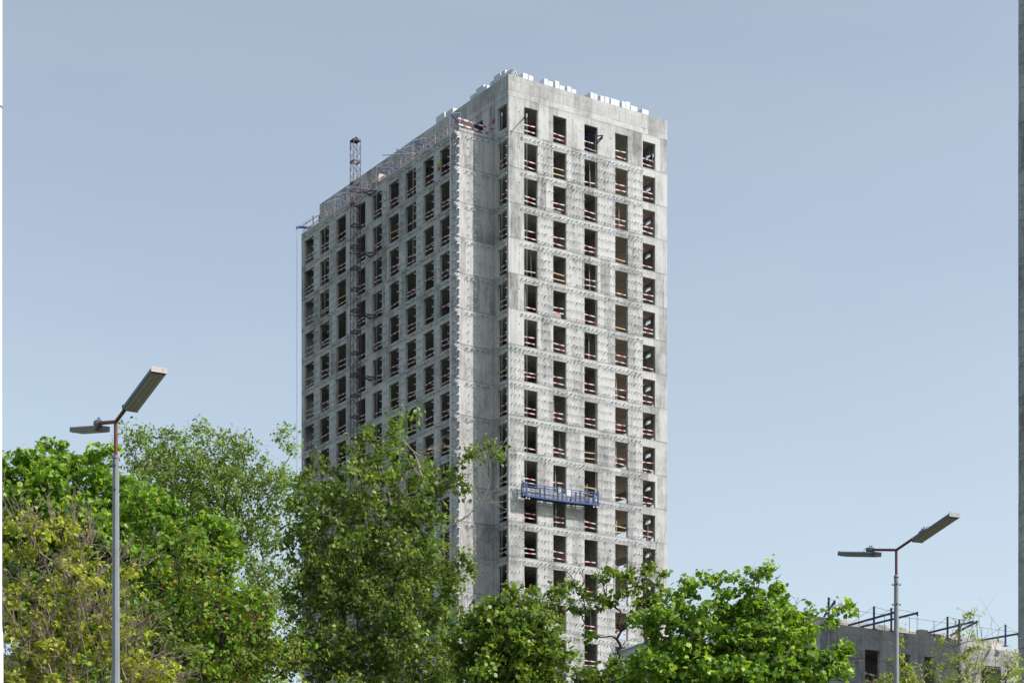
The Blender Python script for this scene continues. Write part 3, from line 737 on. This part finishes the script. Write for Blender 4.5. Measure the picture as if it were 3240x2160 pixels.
# pale metal clad shed seen through the trees
sh = thing('metal_shed', 'pale metal-clad shed glimpsed between bare stems in front of the tower foot', 'shed', P(1930, 2160, 82), R(-5))
wS = 1.9; zS = EYE+(HOR-2072)/F*82; zS2 = EYE+(HOR-2030)/F*82
sh.location.z = 0
mb = MB(); mb.face([(0,0,0),(wS,0,0),(wS,0,zS2+.1),(0,0,zS)]); mb.face([(0,5,0),(0,5,zS),(wS,5,zS2+.1),(wS,5,0)])
mb.face([(0,0,0),(0,0,zS),(0,5,zS),(0,5,0)]); mb.face([(wS,0,0),(wS,5,0),(wS,5,zS2+.1),(wS,0,zS2+.1)]); 
for q in range(12): mb.box(.1+q*.2, .13+q*.2, -.02, 0.003, .1, zS)
mb.build('wall', M['metal_white'], sh)
mb = MB(); mb.bar((-.05,2.5,zS+.03),(wS+.05,2.5,zS2+.13),5.2,.05); mb.build('roof', M['metal_white'], sh)

# ------------------------------------------------------------------ lamps and the white pole
pole_m = simple('weathered_galvanised', (.22,.245,.26), .6, .1, .22, 2.5)
arm_m = simple('rusty_primer', (.16,.062,.042), .7, 0, .35, 9)
arm_m2 = simple('oxide_primer', (.12,.045,.05), .65, 0, .25, 9)
lens_m = simple('frosted_lens', (.50,.43,.44), .25, 0, .06, 8)
lens_m2 = simple('frosted_lens_warm', (.50,.42,.42), .3, 0, .06, 8)
hous = simple('grey_aluminium', (.14,.16,.17), .55, .2, .12, 6)
cap_m = simple('scuffed_cap', (.36,.31,.30), .6, 0, .3, 20)
def lamp(label, px, py, Y, dirv, La, Lh, tilt, rp, rb, neck, octo, lensm, armm, wd, capm):
    J = P(px, py, Y); base = (J.x, J.y, 0)
    t = thing('street_lamp', label, 'street lamp', base, 0, 'twin-head lamps rising above the trees')
    zJ = J.z; zn = EYE+(HOR-neck)/F*Y
    mb = MB(); mb.tube((0,0,0),(0,0,zn), rb, rp*1.6, 8 if octo else 20, 0, octo); mb.tube((0,0,zn-.02),(0,0,zn+.015), rp*1.85, None, 16)
    mb.build('pole', pole_m, t, not octo)
    for z in (zn-.12, zn-.42):
        for a in ((1,0),(-1,0),(0,-1)):
          mb = MB(); mb.tube((a[0]*rp*1.4,a[1]*rp*1.4,z),(a[0]*rp*3,a[1]*rp*3,z-.01),.008,None,6); mb.tube((a[0]*rp*2.7,a[1]*rp*2.7,z),(a[0]*rp*3.1,a[1]*rp*3.1,z),.014,None,6)
          mb.build('bolt', M['black'], t)
    mb = MB(); mb.tube((0,0,zn),(0,0,zJ), rp, None, 14); mb.build('neck', armm, t, False)
    d = Vector((dirv[0], dirv[1], 0)).normalized()
    for s_ in (1, -1):
        dd = (d*s_*math.cos(R(tilt)) + Vector((0,0,math.sin(R(tilt))))).normalized()
        side = Vector((-d.y, d.x, 0))*(-s_); upv = side.cross(dd)
        if upv.z < 0: upv = -upv
        j = Vector((0,0,zJ)); e = j + dd*(La+.16)
        mb = MB(); mb.tube(j-dd*.01, e, rp*.95, None, 14); mb.build('arm', armm, t)
        # luminaire: frame along dd, hung below the arm end
        A = e - dd*.24 - upv*(rp+.045); h = thing_head = None
        hb = MB(); L2 = Lh; wd2 = wd/2; th = .062
        def q(x, y, z): return A + dd*x + side*y + upv*z
        prof = [(-wd2,-th/2),(wd2,-th/2),(wd2,-th/6),(wd2-.006,-th/8),(wd2,-th/12),(wd2,th/6),(wd2-.006,th/5),(wd2,th/4),(wd2-.02,th/2),(-wd2+.02,th/2),(-wd2,th/4),(-wd2+.006,th/5),(-wd2,th/6),(-wd2,-th/12),(-wd2+.006,-th/8),(-wd2,-th/6)]
        n = len(prof)
        for i in range(n):
            a, b = prof[i], prof[(i+1)%n]; hb.face([q(0,*a), q(L2,*a), q(L2,*b), q(0,*b)])
        hd = hb.build('luminaire', hous, t)
        for x0, x1 in ((-.012,0),(L2,L2+.012)):
            mb = MB(); 
            v8 = [q(x,y,z) for x in (x0,x1) for y,z in ((-wd2-.004,-th/2-.004),(wd2+.004,-th/2-.004),(wd2+.004,th/2+.004),(-wd2-.004,th/2+.004))]
            for f in ((0,1,2,3),(7,6,5,4),(0,4,5,1),(1,5,6,2),(2,6,7,3),(3,7,4,0)): mb.face([v8[i] for i in f])
            c0 = q(x1+.002 if x1 > 0.01 else x0-.002, -wd2*.5, .01)
            mb.face([c0+side*.008*math.cos(k*math.pi/4)+upv*.008*math.sin(k*math.pi/4) for k in range(8)], 1)
            mb.build('end_cap', [capm if x0 > 0 else M['black'], M['black']], hd)
        mb = MB()
        nr = 3; m_ = wd-.02; zz0 = -th/2-.003
        for r_ in range(nr):
            y0 = -m_/2+m_*r_/nr; yy = [y0+m_/nr*u for u in (.02,.3,.7,.98)]; dz = [0,-.008,-.008,0]
            for w_ in range(3): mb.face([q(.02,yy[w_],zz0+dz[w_]), q(L2-.02,yy[w_],zz0+dz[w_]), q(L2-.02,yy[w_+1],zz0+dz[w_+1]), q(.02,yy[w_+1],zz0+dz[w_+1])])
        mb.build('lens', lensm, hd)
        mb = MB(); c = e - dd*.02; mb.tube(c-dd*.13, c+dd*.02, rp*1.75, None, 14); 
        for k in (.03, .085): mb.tube(c-dd*k+upv*rp*1.5, c-dd*k+upv*(rp*1.5+.035), .006, None, 6); mb.tube(c-dd*k+upv*(rp*1.5+.02), c-dd*k+upv*(rp*1.5+.03), .012, None, 6)
        mb.build('clamp', hous, hd)
        mb = MB(); mb.bar(A+upv*.03+dd*.12, c-dd*.06, .07, .05); mb.build('hinge', M['black'], hd)
        mb = MB(); pts = [c+dd*(.02+.12*s)+upv*(.02+.03*math.sin(math.pi*s)-.055*s) for s in [i/6 for i in range(7)]]; mb.poly_tube(pts, .005, 5); mb.build('wire', M['white'], hd)
lamp('tall twin-head lamp on a faceted grey pole with rusty arms, at the left', 366.5, 1334, 25.0, (-.76,1.29), .60, 1.02, 12, .025, .07, 1445, True, lens_m, arm_m, .19, cap_m)
lamp('smaller twin-head lamp on a round grey pole, at the right over the low building', 2836, 1739, 30.0, (-.57,1.30), .62, .92, 11.3, .021, .065, 1823, False, lens_m2, arm_m2, .18, hous)
wp = thing('white_pole', 'slender white painted pole cut off by the left picture edge', 'pole', ((-4.5-CX)/F*16, 16, 0))
wm = simple('white_gloss', (.85,.85,.83), .35, 0, .04, 3)
zj = EYE+(HOR-2026)/F*16; zj2 = EYE+(HOR-455)/F*16
mb = MB(); mb.tube((0,0,0),(0,0,zj), .042, .037, 16, 0, False); mb.build('lower_shaft', wm, wp, True)
mb = MB(); mb.tube((0,0,zj),(0,0,zj2+.3), .027, .027, 16, 0, False); mb.tube((0,0,zj-.01),(0,0,zj+.12),.037,.028,16, 0, False); mb.build('middle_shaft', wm, wp, True)
mb = MB(); mb.tube((0,0,zj2+.3),(0,0,zj2+4), .029, .029, 16, 0, False); mb.build('upper_shaft', wm, wp, True)
mb = MB(); ring(mb, (0,0,zj2+.3), .018, 'y', 0, 8, .008); mb.tube((0,0,zj2+.285),(0,0,zj2+.3),.0295,None,12); mb.build('rusty_collar', arm_m, wp)

# ------------------------------------------------------------------ trees
OV = np.array([(0,-.5,0),(.30,-.18,.06),(.27,.12,.07),(0,.5,-.10),(-.27,.12,.07),(-.30,-.18,.06)])
MP = np.array([(0,-.36,0),(.20,-.36,-.04),(.40,-.32,-.13),(.37,-.10,-.03),(.53,.12,-.17),(.30,.22,.0),(.16,.42,-.07),(0,.56,-.20),(-.16,.42,-.07),(-.30,.22,.0),(-.53,.12,-.17),(-.37,-.10,-.03),(-.40,-.32,-.13),(-.20,-.36,-.04)])
LN = np.array([(0,-.5,0),(.15,-.15,.04),(.13,.15,.04),(0,.5,-.12),(-.13,.15,.04),(-.15,-.15,.04)])
def unit(a): return a/np.maximum(np.linalg.norm(a, axis=-1, keepdims=True), 1e-9)
def leaf_mesh(name, tmpl, pos, nrm, size, mat, parent, hang=0.0):
    N = len(pos); k = len(tmpl)
    nrm = unit(nrm); r = rng.normal(size=(N,3)); r[:,2] -= hang*2.2
    t = unit(r - (r*nrm).sum(1, keepdims=True)*nrm); b = np.cross(nrm, t)
    sz = size[:,None,None]
    v = pos[:,None,:] + sz*(tmpl[None,:,0:1]*b[:,None,:] + tmpl[None,:,1:2]*t[:,None,:] + tmpl[None,:,2:3]*nrm[:,None,:])
    me = bpy.data.meshes.new(name)
    me.vertices.add(N*k); me.vertices.foreach_set('co', v.astype(np.float32).ravel())
    me.loops.add(N*k); me.loops.foreach_set('vertex_index', np.arange(N*k, dtype=np.int32))
    me.polygons.add(N); me.polygons.foreach_set('loop_start', np.arange(0, N*k, k, dtype=np.int32))
    me.polygons.foreach_set('loop_total', np.full(N, k, dtype=np.int32))
    me.materials.append(mat); me.update(calc_edges=True)
    o = bpy.data.objects.new(name, me); COL.objects.link(o); o.parent = parent
    return o
def tubes_mesh(name, segs, mat, parent):
    """segs: arrays p, q, r0, r1"""
    p, q, r0, r1 = segs; N = len(p); k = 5
    d = unit(q-p); ref = np.where(np.abs(d[:,2:3]) > .9, np.array([[1.,0,0]]), np.array([[0,0,1.]]))
    a = unit(np.cross(d, ref)); b = np.cross(d, a)
    ang = np.arange(k)*2*np.pi/k
    ca, sa = np.cos(ang)[None,:,None], np.sin(ang)[None,:,None]
    ringd = ca*a[:,None,:] + sa*b[:,None,:]
    v0 = p[:,None,:] + ringd*r0[:,None,None]; v1 = q[:,None,:] + ringd*r1[:,None,None]
    v = np.concatenate([v0, v1], 1)
    base = (np.arange(N)*2*k)[:,None]; i = np.arange(k)[None,:]; j = (i+1) % k
    f = np.stack([base+i, base+j, base+k+j, base+k+i], -1).reshape(-1, 4)
    me = bpy.data.meshes.new(name); nf = len(f)
    me.vertices.add(N*2*k); me.vertices.foreach_set('co', v.astype(np.float32).ravel())
    me.loops.add(nf*4); me.loops.foreach_set('vertex_index', f.astype(np.int32).ravel())
    me.polygons.add(nf); me.polygons.foreach_set('loop_start', np.arange(0, nf*4, 4, dtype=np.int32))
    me.polygons.foreach_set('loop_total', np.full(nf, 4, dtype=np.int32))
    me.polygons.foreach_set('use_smooth', np.ones(nf, dtype=bool))
    me.materials.append(mat); me.update(calc_edges=True)
    o = bpy.data.objects.new(name, me); COL.objects.link(o); o.parent = parent
    return o

def tree(label, base_dx, Y, blobs, leaf, leafm, barkm, clump=.34, per=26, spread=.2, lsize=.12, hang=0., up=.8,
         trunk_r=.14, lean=0, cat='tree', twigs=0, twig_len=.6, depth=1.1, flat=.7, top=None, bare=None, barem=None, extra=None, extram=None, extran=0):
    bx = D(base_dx, 1568, Y).x
    root = thing('tree' if cat == 'tree' else 'sapling', label, cat, (bx, Y, 0), 0, None)
    s = Y/F*3240/2352
    cen = []; rad = []
    for b in blobs:
        c = D(b[0], b[1], Y + (b[4] if len(b) > 4 else 0)); cen.append((c.x-bx, c.y-Y, c.z)); rad.append((b[2]*s, max(b[2], b[3])*s*depth, b[3]*s))
    cen = np.array(cen); rad = np.array(rad)
    vol = (4.19*rad.prod(1)); pts = []
    for c, r, v in zip(cen, rad, vol):
        n = max(4, int(v/clump**3*1.25)); u = unit(rng.normal(size=(n,3)))*(rng.random((n,1))**.38)
        pts.append(c+u*r)
    pts = np.concatenate(pts)
    # thin out to keep a minimum distance
    keep = []; 
    idx = rng.permutation(len(pts)); K = np.empty((0,3))
    for i in idx:
        if len(K) == 0 or np.min(((K-pts[i])**2).sum(1)) > (clump*.72)**2:
            K = np.vstack([K, pts[i]])
    pts = K
    # skeleton
    cb = np.average(cen, axis=0, weights=vol); zmin = (cen[:,2]-rad[:,2]).min(); zmax = (cen[:,2]+rad[:,2]).max()
    tz = (zmin*.35+zmax*.65) if top is None else top
    tp = np.array([(0,0,0),(rnd.uniform(-.1,.1), rnd.uniform(-.1,.1), zmin*.5),(cb[0]*.4, cb[1]*.4, zmin*.95),(cb[0]*.8+lean, cb[1]*.8, (zmin+tz)/2),(cb[0]+lean, cb[1], tz)])
    nodes = [tp[0]]; par = [-1]
    for a, b in zip(tp[:-1], tp[1:]):
        for q in range(1, 7):
            t = q/6; nodes.append(a+(b-a)*t+rng.normal(size=3)*.03); par.append(len(nodes)-2)
    nodes = np.array(nodes); par = list(par)
    order = np.argsort(np.linalg.norm(pts - np.array([cb[0],cb[1],zmin])[None], axis=1) + rng.random(len(pts))*.6)
    cap = 40 + len(pts)*5; NA = np.zeros((cap,3)); n = len(nodes); NA[:n] = nodes
    tips = []
    for i in order:
        p = pts[i]; dl = NA[:n]-p
        dist = np.linalg.norm(dl, axis=1); cost = dist + .9*np.maximum(0, NA[:n,2]-p[2]+.25*dist)
        cost[:8] += 3
        j = int(np.argmin(cost)); a = NA[j].copy(); L = dist[j]; ns = 2 if L < .5 else 4
        mid = (a+p)/2 + np.array([0,0,.10*L]) + rng.normal(size=3)*.07*L
        prev = j
        for q in range(1, ns+1):
            t = q/ns; x = (1-t)**2*a + 2*t*(1-t)*mid + t*t*p + (rng.normal(size=3)*.03*L if q < ns else 0)
            NA[n] = x; par.append(prev); prev = n; n += 1
        tips.append(prev)
    NA = NA[:n]; par = np.array(par); cnt = np.zeros(n)
    for tI in tips: cnt[tI] += 1
    for i in range(n-1, 0, -1): cnt[par[i]] += cnt[i]
    r = .006*np.maximum(cnt, .6)**.5; r = np.minimum(r*trunk_r/max(r[1], 1e-6), trunk_r) if r[1] > trunk_r else r
    r = np.maximum(r, .004)
    ids = np.arange(1, n); P0 = [NA[par[ids]]]; P1 = [NA[ids]]; R0 = [np.minimum(r[par[ids]], r[ids]*1.5)]; R1 = [r[ids]]
    # leafy shoots at every tip
    cl = NA[tips]; m = len(cl); reps = per//8+1
    sd = unit(rng.normal(size=(m*reps,3))*np.array([1,1,.8]) + np.array([0,0,.25-hang*.9])); sl = spread*(.7+.9*rng.random((m*reps,1)))
    s0 = np.repeat(cl, reps, 0); s1 = s0+sd*sl*1.3
    s1[:,2] -= hang*.15*rng.random(m*reps)
    P0.append(s0); P1.append(s1); R0.append(np.full(m*reps, .003)); R1.append(np.full(m*reps, .002))
    nl = m*per; ci = rng.integers(0, m*reps, nl); tt = rng.random((nl,1))**.7
    lp_ = s0[ci]+(s1[ci]-s0[ci])*tt + rng.normal(size=(nl,3))*np.array([1,1,flat])*spread*.33
    dens = rng.random(m) ; keepm = dens[ci//reps] > .06
    lp_ = lp_[keepm]; cen2 = s0[ci][keepm]
    nr = rng.normal(size=(len(lp_),3))*.75 + np.array([0,0,up]) + unit(lp_-cen2)*.55
    if hang > .5: nr[:,2] *= .45
    sz = lsize*(.45+1.0*rng.random(len(lp_))**.8)
    leaf_mesh('crown', leaf, lp_, nr, sz, leafm, root, hang)
    if twigs:
        # bare twigs reaching out of the crown
        st = NA[rng.choice(tips, twigs)]; d0 = unit(st-np.array([cb[0],cb[1],zmin])[None]*np.array([1,1,1]) + rng.normal(size=(twigs,3))*.5)
        a = st
        for q in range(3):
            b = a + d0*twig_len/3*(.6+.8*rng.random((twigs,1))); d0 = unit(d0+rng.normal(size=d0.shape)*.3)
            P0.append(a); P1.append(b); R0.append(np.full(twigs, .0065-.0015*q)); R1.append(np.full(twigs, .005-.0015*q))
            br_ = rng.random(twigs) < .8; c = b[br_] + unit(d0[br_]+rng.normal(size=(br_.sum(),3))*.9)*twig_len*.3
            P0.append(b[br_]); P1.append(c); R0.append(np.full(br_.sum(), .005)); R1.append(np.full(br_.sum(), .0035)); a = b
    tubes_mesh('trunk', (np.concatenate(P0), np.concatenate(P1), np.concatenate(R0), np.concatenate(R1)), barkm, root)
    if extran:
        j = rng.integers(0, len(lp_), extran); leaf_mesh('seed_clusters', LN, lp_[j]+rng.normal(size=(extran,3))*.06, nr[j], sz[j]*.8, extram, root, .8)
    if bare:
        def grow(a, d, L, r0, dep):
            seg = 4 if dep > 1 else 3
            for q in range(seg):
                b = a + d*L/seg; d2 = unit(d + rng.normal(size=3)*.22); r1 = r0*.8
                A.append(a); B.append(b); RA.append(r0); RB.append(r1)
                if dep > 0:
                    for _ in range(2 if dep > 1 else 1):
                        if rng.random() < .75: grow(b, unit(d + rng.normal(size=3)*.75), L*rnd.uniform(.35,.6), r1*.6, dep-1)
                a, d, r0 = b, d2, r1
        for (x0, y0, x1, y1, r0, dep) in bare:
            a = D(x0, y0, Y-.4); b = D(x1, y1, Y-.6); a = np.array(a)-np.array([bx,Y,0]); b = np.array(b)-np.array([bx,Y,0])
            A, B, RA, RB = [], [], [], []
            grow(a, unit(b-a), float(np.linalg.norm(b-a)), r0, dep)
            tubes_mesh('dead_branch', (np.array(A), np.array(B), np.array(RA), np.array(RB)), barem, root)
    return root

bark_g = simple('grey_bark', (.20,.17,.14), .9, 0, .4, 12, .2)
bark_d = simple('dark_bark', (.05,.04,.034), .9, 0, .4, 12, .2)
bark_p = simple('pale_dead_wood', (.40,.34,.27), .85, 0, .25, 10, .2)
bark_t = simple('twig_brown', (.25,.20,.16), .85, 0, .35, 8, .2)
lf_maple = leafmat('maple_leaf', [(.05,.14,.016),(.09,.20,.022),(.15,.28,.035),(.25,.38,.07)], .42, .5)
lf_maple2 = leafmat('maple_leaf_deep', [(.04,.12,.013),(.08,.18,.02),(.13,.25,.03),(.23,.35,.06)], .42, .5)
lf_poplar = leafmat('poplar_leaf', [(.04,.088,.017),(.07,.14,.025),(.115,.20,.038),(.21,.30,.09)], .40, .5, .4)
lf_birch = leafmat('birch_leaf', [(.055,.12,.018),(.09,.18,.028),(.14,.24,.045),(.22,.32,.09)], .42, .5, .4)
lf_linden = leafmat('linden_leaf', [(.05,.11,.016),(.075,.15,.02),(.11,.20,.03),(.2,.29,.06)], .38, .42, .5)
lf_yellow = leafmat('young_yellow_leaf', [(.17,.25,.035),(.26,.34,.05),(.38,.43,.09),(.12,.23,.03)], .38, .5)
lf_seed = leafmat('samara_clusters', [(.24,.12,.05),(.2,.13,.05),(.28,.17,.08)], .3, .6)
lf_ash = leafmat('ash_leaf', [(.12,.2,.035),(.18,.27,.05),(.28,.34,.09)], .38, .5)

tree('big bright green maple at the left edge behind the lamp pole', 130, 48,
     [(40,1070,58,56),(130,1065,66,62),(222,1078,58,60),(100,1170,120,90),(285,1150,70,72),(215,1250,140,100),(60,1330,100,130),(330,1190,60,60),(200,1400,160,120,.6),(120,1560,160,80,.6)],
     MP, lf_maple, bark_g, clump=.38, per=78, spread=.21, lsize=.12, up=.75, hang=.35, trunk_r=.17)
tree('wide bright green maple between the left lamp pole and the birch', 420, 44,
     [(345,1185,60,60),(400,1225,60,62),(462,1235,62,56),(505,1270,45,68),(420,1330,120,100),(540,1400,70,80),(400,1480,160,110),(560,1500,80,80),(440,1620,200,60)],
     MP, lf_maple2, bark_g, clump=.32, per=60, spread=.21, lsize=.11, up=.75, hang=.35, trunk_r=.15)
tree('feathery birch rising behind the maples left of the tower', 470, 60,
     [(305,1010,34,42),(340,1015,42,42),(392,1015,44,46),(455,1015,44,48),(520,1040,44,46),(568,1025,26,38),(400,1090,110,60),(520,1120,80,75),(610,1110,46,62),(650,985,20,16),(640,1000,14,26),(668,1030,22,26),(655,1130,34,60),(620,1215,52,56),(560,1230,55,75),(648,1300,30,40),(450,1180,90,80),(600,1330,36,60),(648,1380,34,50),(590,1420,40,50)],
     OV, lf_birch, bark_g, clump=.36, per=52, spread=.21, lsize=.09, hang=.5, up=.6, trunk_r=.16, twigs=24, twig_len=.6, flat=1.2)
tree('yellow-green young-leaved tree full of bare twigs in the lower left corner', 120, 34,
     [(50,1225,55,60),(140,1250,70,60),(60,1370,80,70),(190,1370,90,80),(100,1490,110,80),(260,1480,80,80),(330,1540,90,50),(290,1330,40,50),(100,1600,130,70),(300,1620,120,60)],
     MP, lf_yellow, bark_t, clump=.29, per=36, spread=.12, lsize=.07, up=.9, trunk_r=.10, twigs=760, twig_len=.6,
     bare=[(x, 1600, x+rnd.uniform(-40,40), 1290+abs(x-120)*.4+rnd.uniform(0,60), .012, 1) for x in (20,60,95,130,170,200,240,290)], barem=bark_t)
tree('green tree speckled with rusty seed clusters, low between maple and poplar', 520, 37,
     [(420,1300,70,80),(480,1390,90,80),(390,1440,90,80),(560,1470,80,70),(640,1510,70,60),(470,1540,150,50),(590,1400,45,50),(660,1470,40,40),(560,1620,160,60)],
     OV, lf_maple2, bark_d, clump=.30, per=20, spread=.2, lsize=.10, up=.6, trunk_r=.12, twigs=160, twig_len=.5,
     extram=lf_seed, extran=2600)
tree('tall glossy poplar standing in front of the shaded face of the tower', 860, 42,
     [(885,1000,46,44),(905,975,26,22),(940,965,13,16),(838,1000,26,26),(800,1030,22,12),(868,1060,62,40),(800,1085,58,38),(725,1078,42,26),(690,1110,38,36),(745,1140,80,55),(850,1150,100,70),(945,1100,62,56),(1010,1088,44,30),(1075,1050,30,26),(1110,1030,26,18),(1146,1046,20,16),(1055,1100,30,30),(965,1190,72,66),(790,1240,120,76),(920,1270,120,76),(1010,1300,62,60),(1050,1330,36,60),(690,1230,44,60),(770,1360,120,80),(910,1390,140,90),(1010,1430,66,80),(690,1370,56,70),(780,1490,130,80),(930,1510,150,70),(665,1500,50,60),(850,1620,200,60)],
     OV, lf_poplar, bark_g, clump=.39, per=78, spread=.175, lsize=.09, hang=.4, up=.7, trunk_r=.16, flat=1.1, twigs=70, twig_len=.5,
     bare=[(1024,1215,1110,1158,.024,2),(1117,1156,1175,1148,.011,1),(1100,1165,1165,1055,.012,2),(973,1110,960,1040,.022,2),(962,1045,918,1012,.014,1),(965,1040,1030,1010,.012,2),(1080,1180,1110,1260,.008,1),(1130,1060,1170,990,.008,0),(1120,1140,1170,1075,.008,1),(905,1190,890,1110,.016,1)], barem=bark_p)
tree('dark green linden in front of the tower foot, right of the poplar', 1190, 38,
     [(1168,1362,28,26),(1200,1372,34,28),(1135,1390,40,42),(1245,1388,34,30),(1290,1352,22,18),(1175,1430,80,55),(1265,1425,36,38),(1100,1470,66,70),(1190,1490,100,70),(1245,1520,70,60),(1150,1550,130,50),(1170,1620,140,50)],
     MP, lf_linden, bark_d, clump=.27, per=56, spread=.17, lsize=.08, up=.6, trunk_r=.12, hang=.2)
tree('sparse tree with dark bare stems and leafy tops before the sunlit face', 1430, 40,
     [(1322,1345,16,13),(1345,1350,24,22),(1385,1345,22,32),(1398,1385,18,26),(1412,1308,18,14),(1440,1322,28,22),(1484,1318,26,22),(1517,1345,26,26),(1462,1352,30,26),(1500,1385,26,24),(1440,1412,14,14),(1340,1410,14,22),(1475,1420,30,26),(1360,1460,8,8),(1345,1555,40,26),(1450,1545,70,34),(1400,1575,90,20),(1315,1390,10,16)],
     MP, lf_linden, bark_d, clump=.24, per=50, spread=.14, lsize=.075, up=.6, trunk_r=.045, twigs=90, twig_len=.5)
tree('dense bright maple right of the tower, reaching over the low building', 1700, 36,
     [(1588,1345,24,24),(1570,1375,26,24),(1545,1420,48,42),(1500,1440,34,36),(1662,1330,22,32),(1742,1322,20,34),(1735,1370,30,34),(1640,1390,54,48),(1715,1410,60,44),(1772,1370,22,26),(1805,1396,30,24),(1860,1408,26,20),(1892,1424,26,16),(1942,1386,13,11),(1600,1480,100,70),(1740,1480,110,70),(1840,1460,66,50),(1930,1500,34,20),(1958,1488,22,12),(1870,1530,70,45),(1530,1540,90,50),(1690,1555,150,50),(1920,1545,26,20),(1690,1640,200,50)],
     MP, lf_maple, bark_g, clump=.29, per=70, spread=.16, lsize=.088, up=.7, hang=.35, trunk_r=.14, twigs=30, twig_len=.4)
tree('thin yellow-green sapling beside the right lamp pole', 2080, 33, [(2074,1478,9,9),(2048,1528,26,24),(2085,1525,18,20),(2070,1560,50,22),(2125,1540,20,18),(2060,1500,8,8)],
     LN, lf_ash, bark_g, clump=.22, per=44, spread=.14, lsize=.075, up=.4, hang=.3, trunk_r=.03, cat='sapling', twigs=8, twig_len=.3)
tree('taller wispy sapling with bare leaning tips in front of the low building', 2200, 32, [(2226,1408,13,13),(2203,1446,9,14),(2180,1478,22,20),(2232,1478,22,22),(2205,1510,40,26),(2160,1520,20,18),(2245,1525,22,24),(2190,1552,60,20)],
     LN, lf_ash, bark_g, clump=.22, per=44, spread=.14, lsize=.075, up=.4, hang=.3, trunk_r=.03, cat='sapling', twigs=8, twig_len=.3,
     bare=[(2230,1600,2250,1440,.007,1),(2250,1600,2262,1420,.006,1),(2215,1500,2240,1395,.006,0)], barem=bark_g)
tree('wispy sapling at the right picture edge under the neighbour tower', 2300, 34, [(2330,1512,18,20),(2340,1545,26,26),(2290,1555,30,18),(2310,1530,14,14)],
     LN, lf_ash, bark_g, clump=.22, per=44, spread=.14, lsize=.075, up=.4, hang=.3, trunk_r=.03, cat='sapling', twigs=8, twig_len=.3,
     bare=[(2290,1600,2280,1440,.008,1)], barem=bark_g)
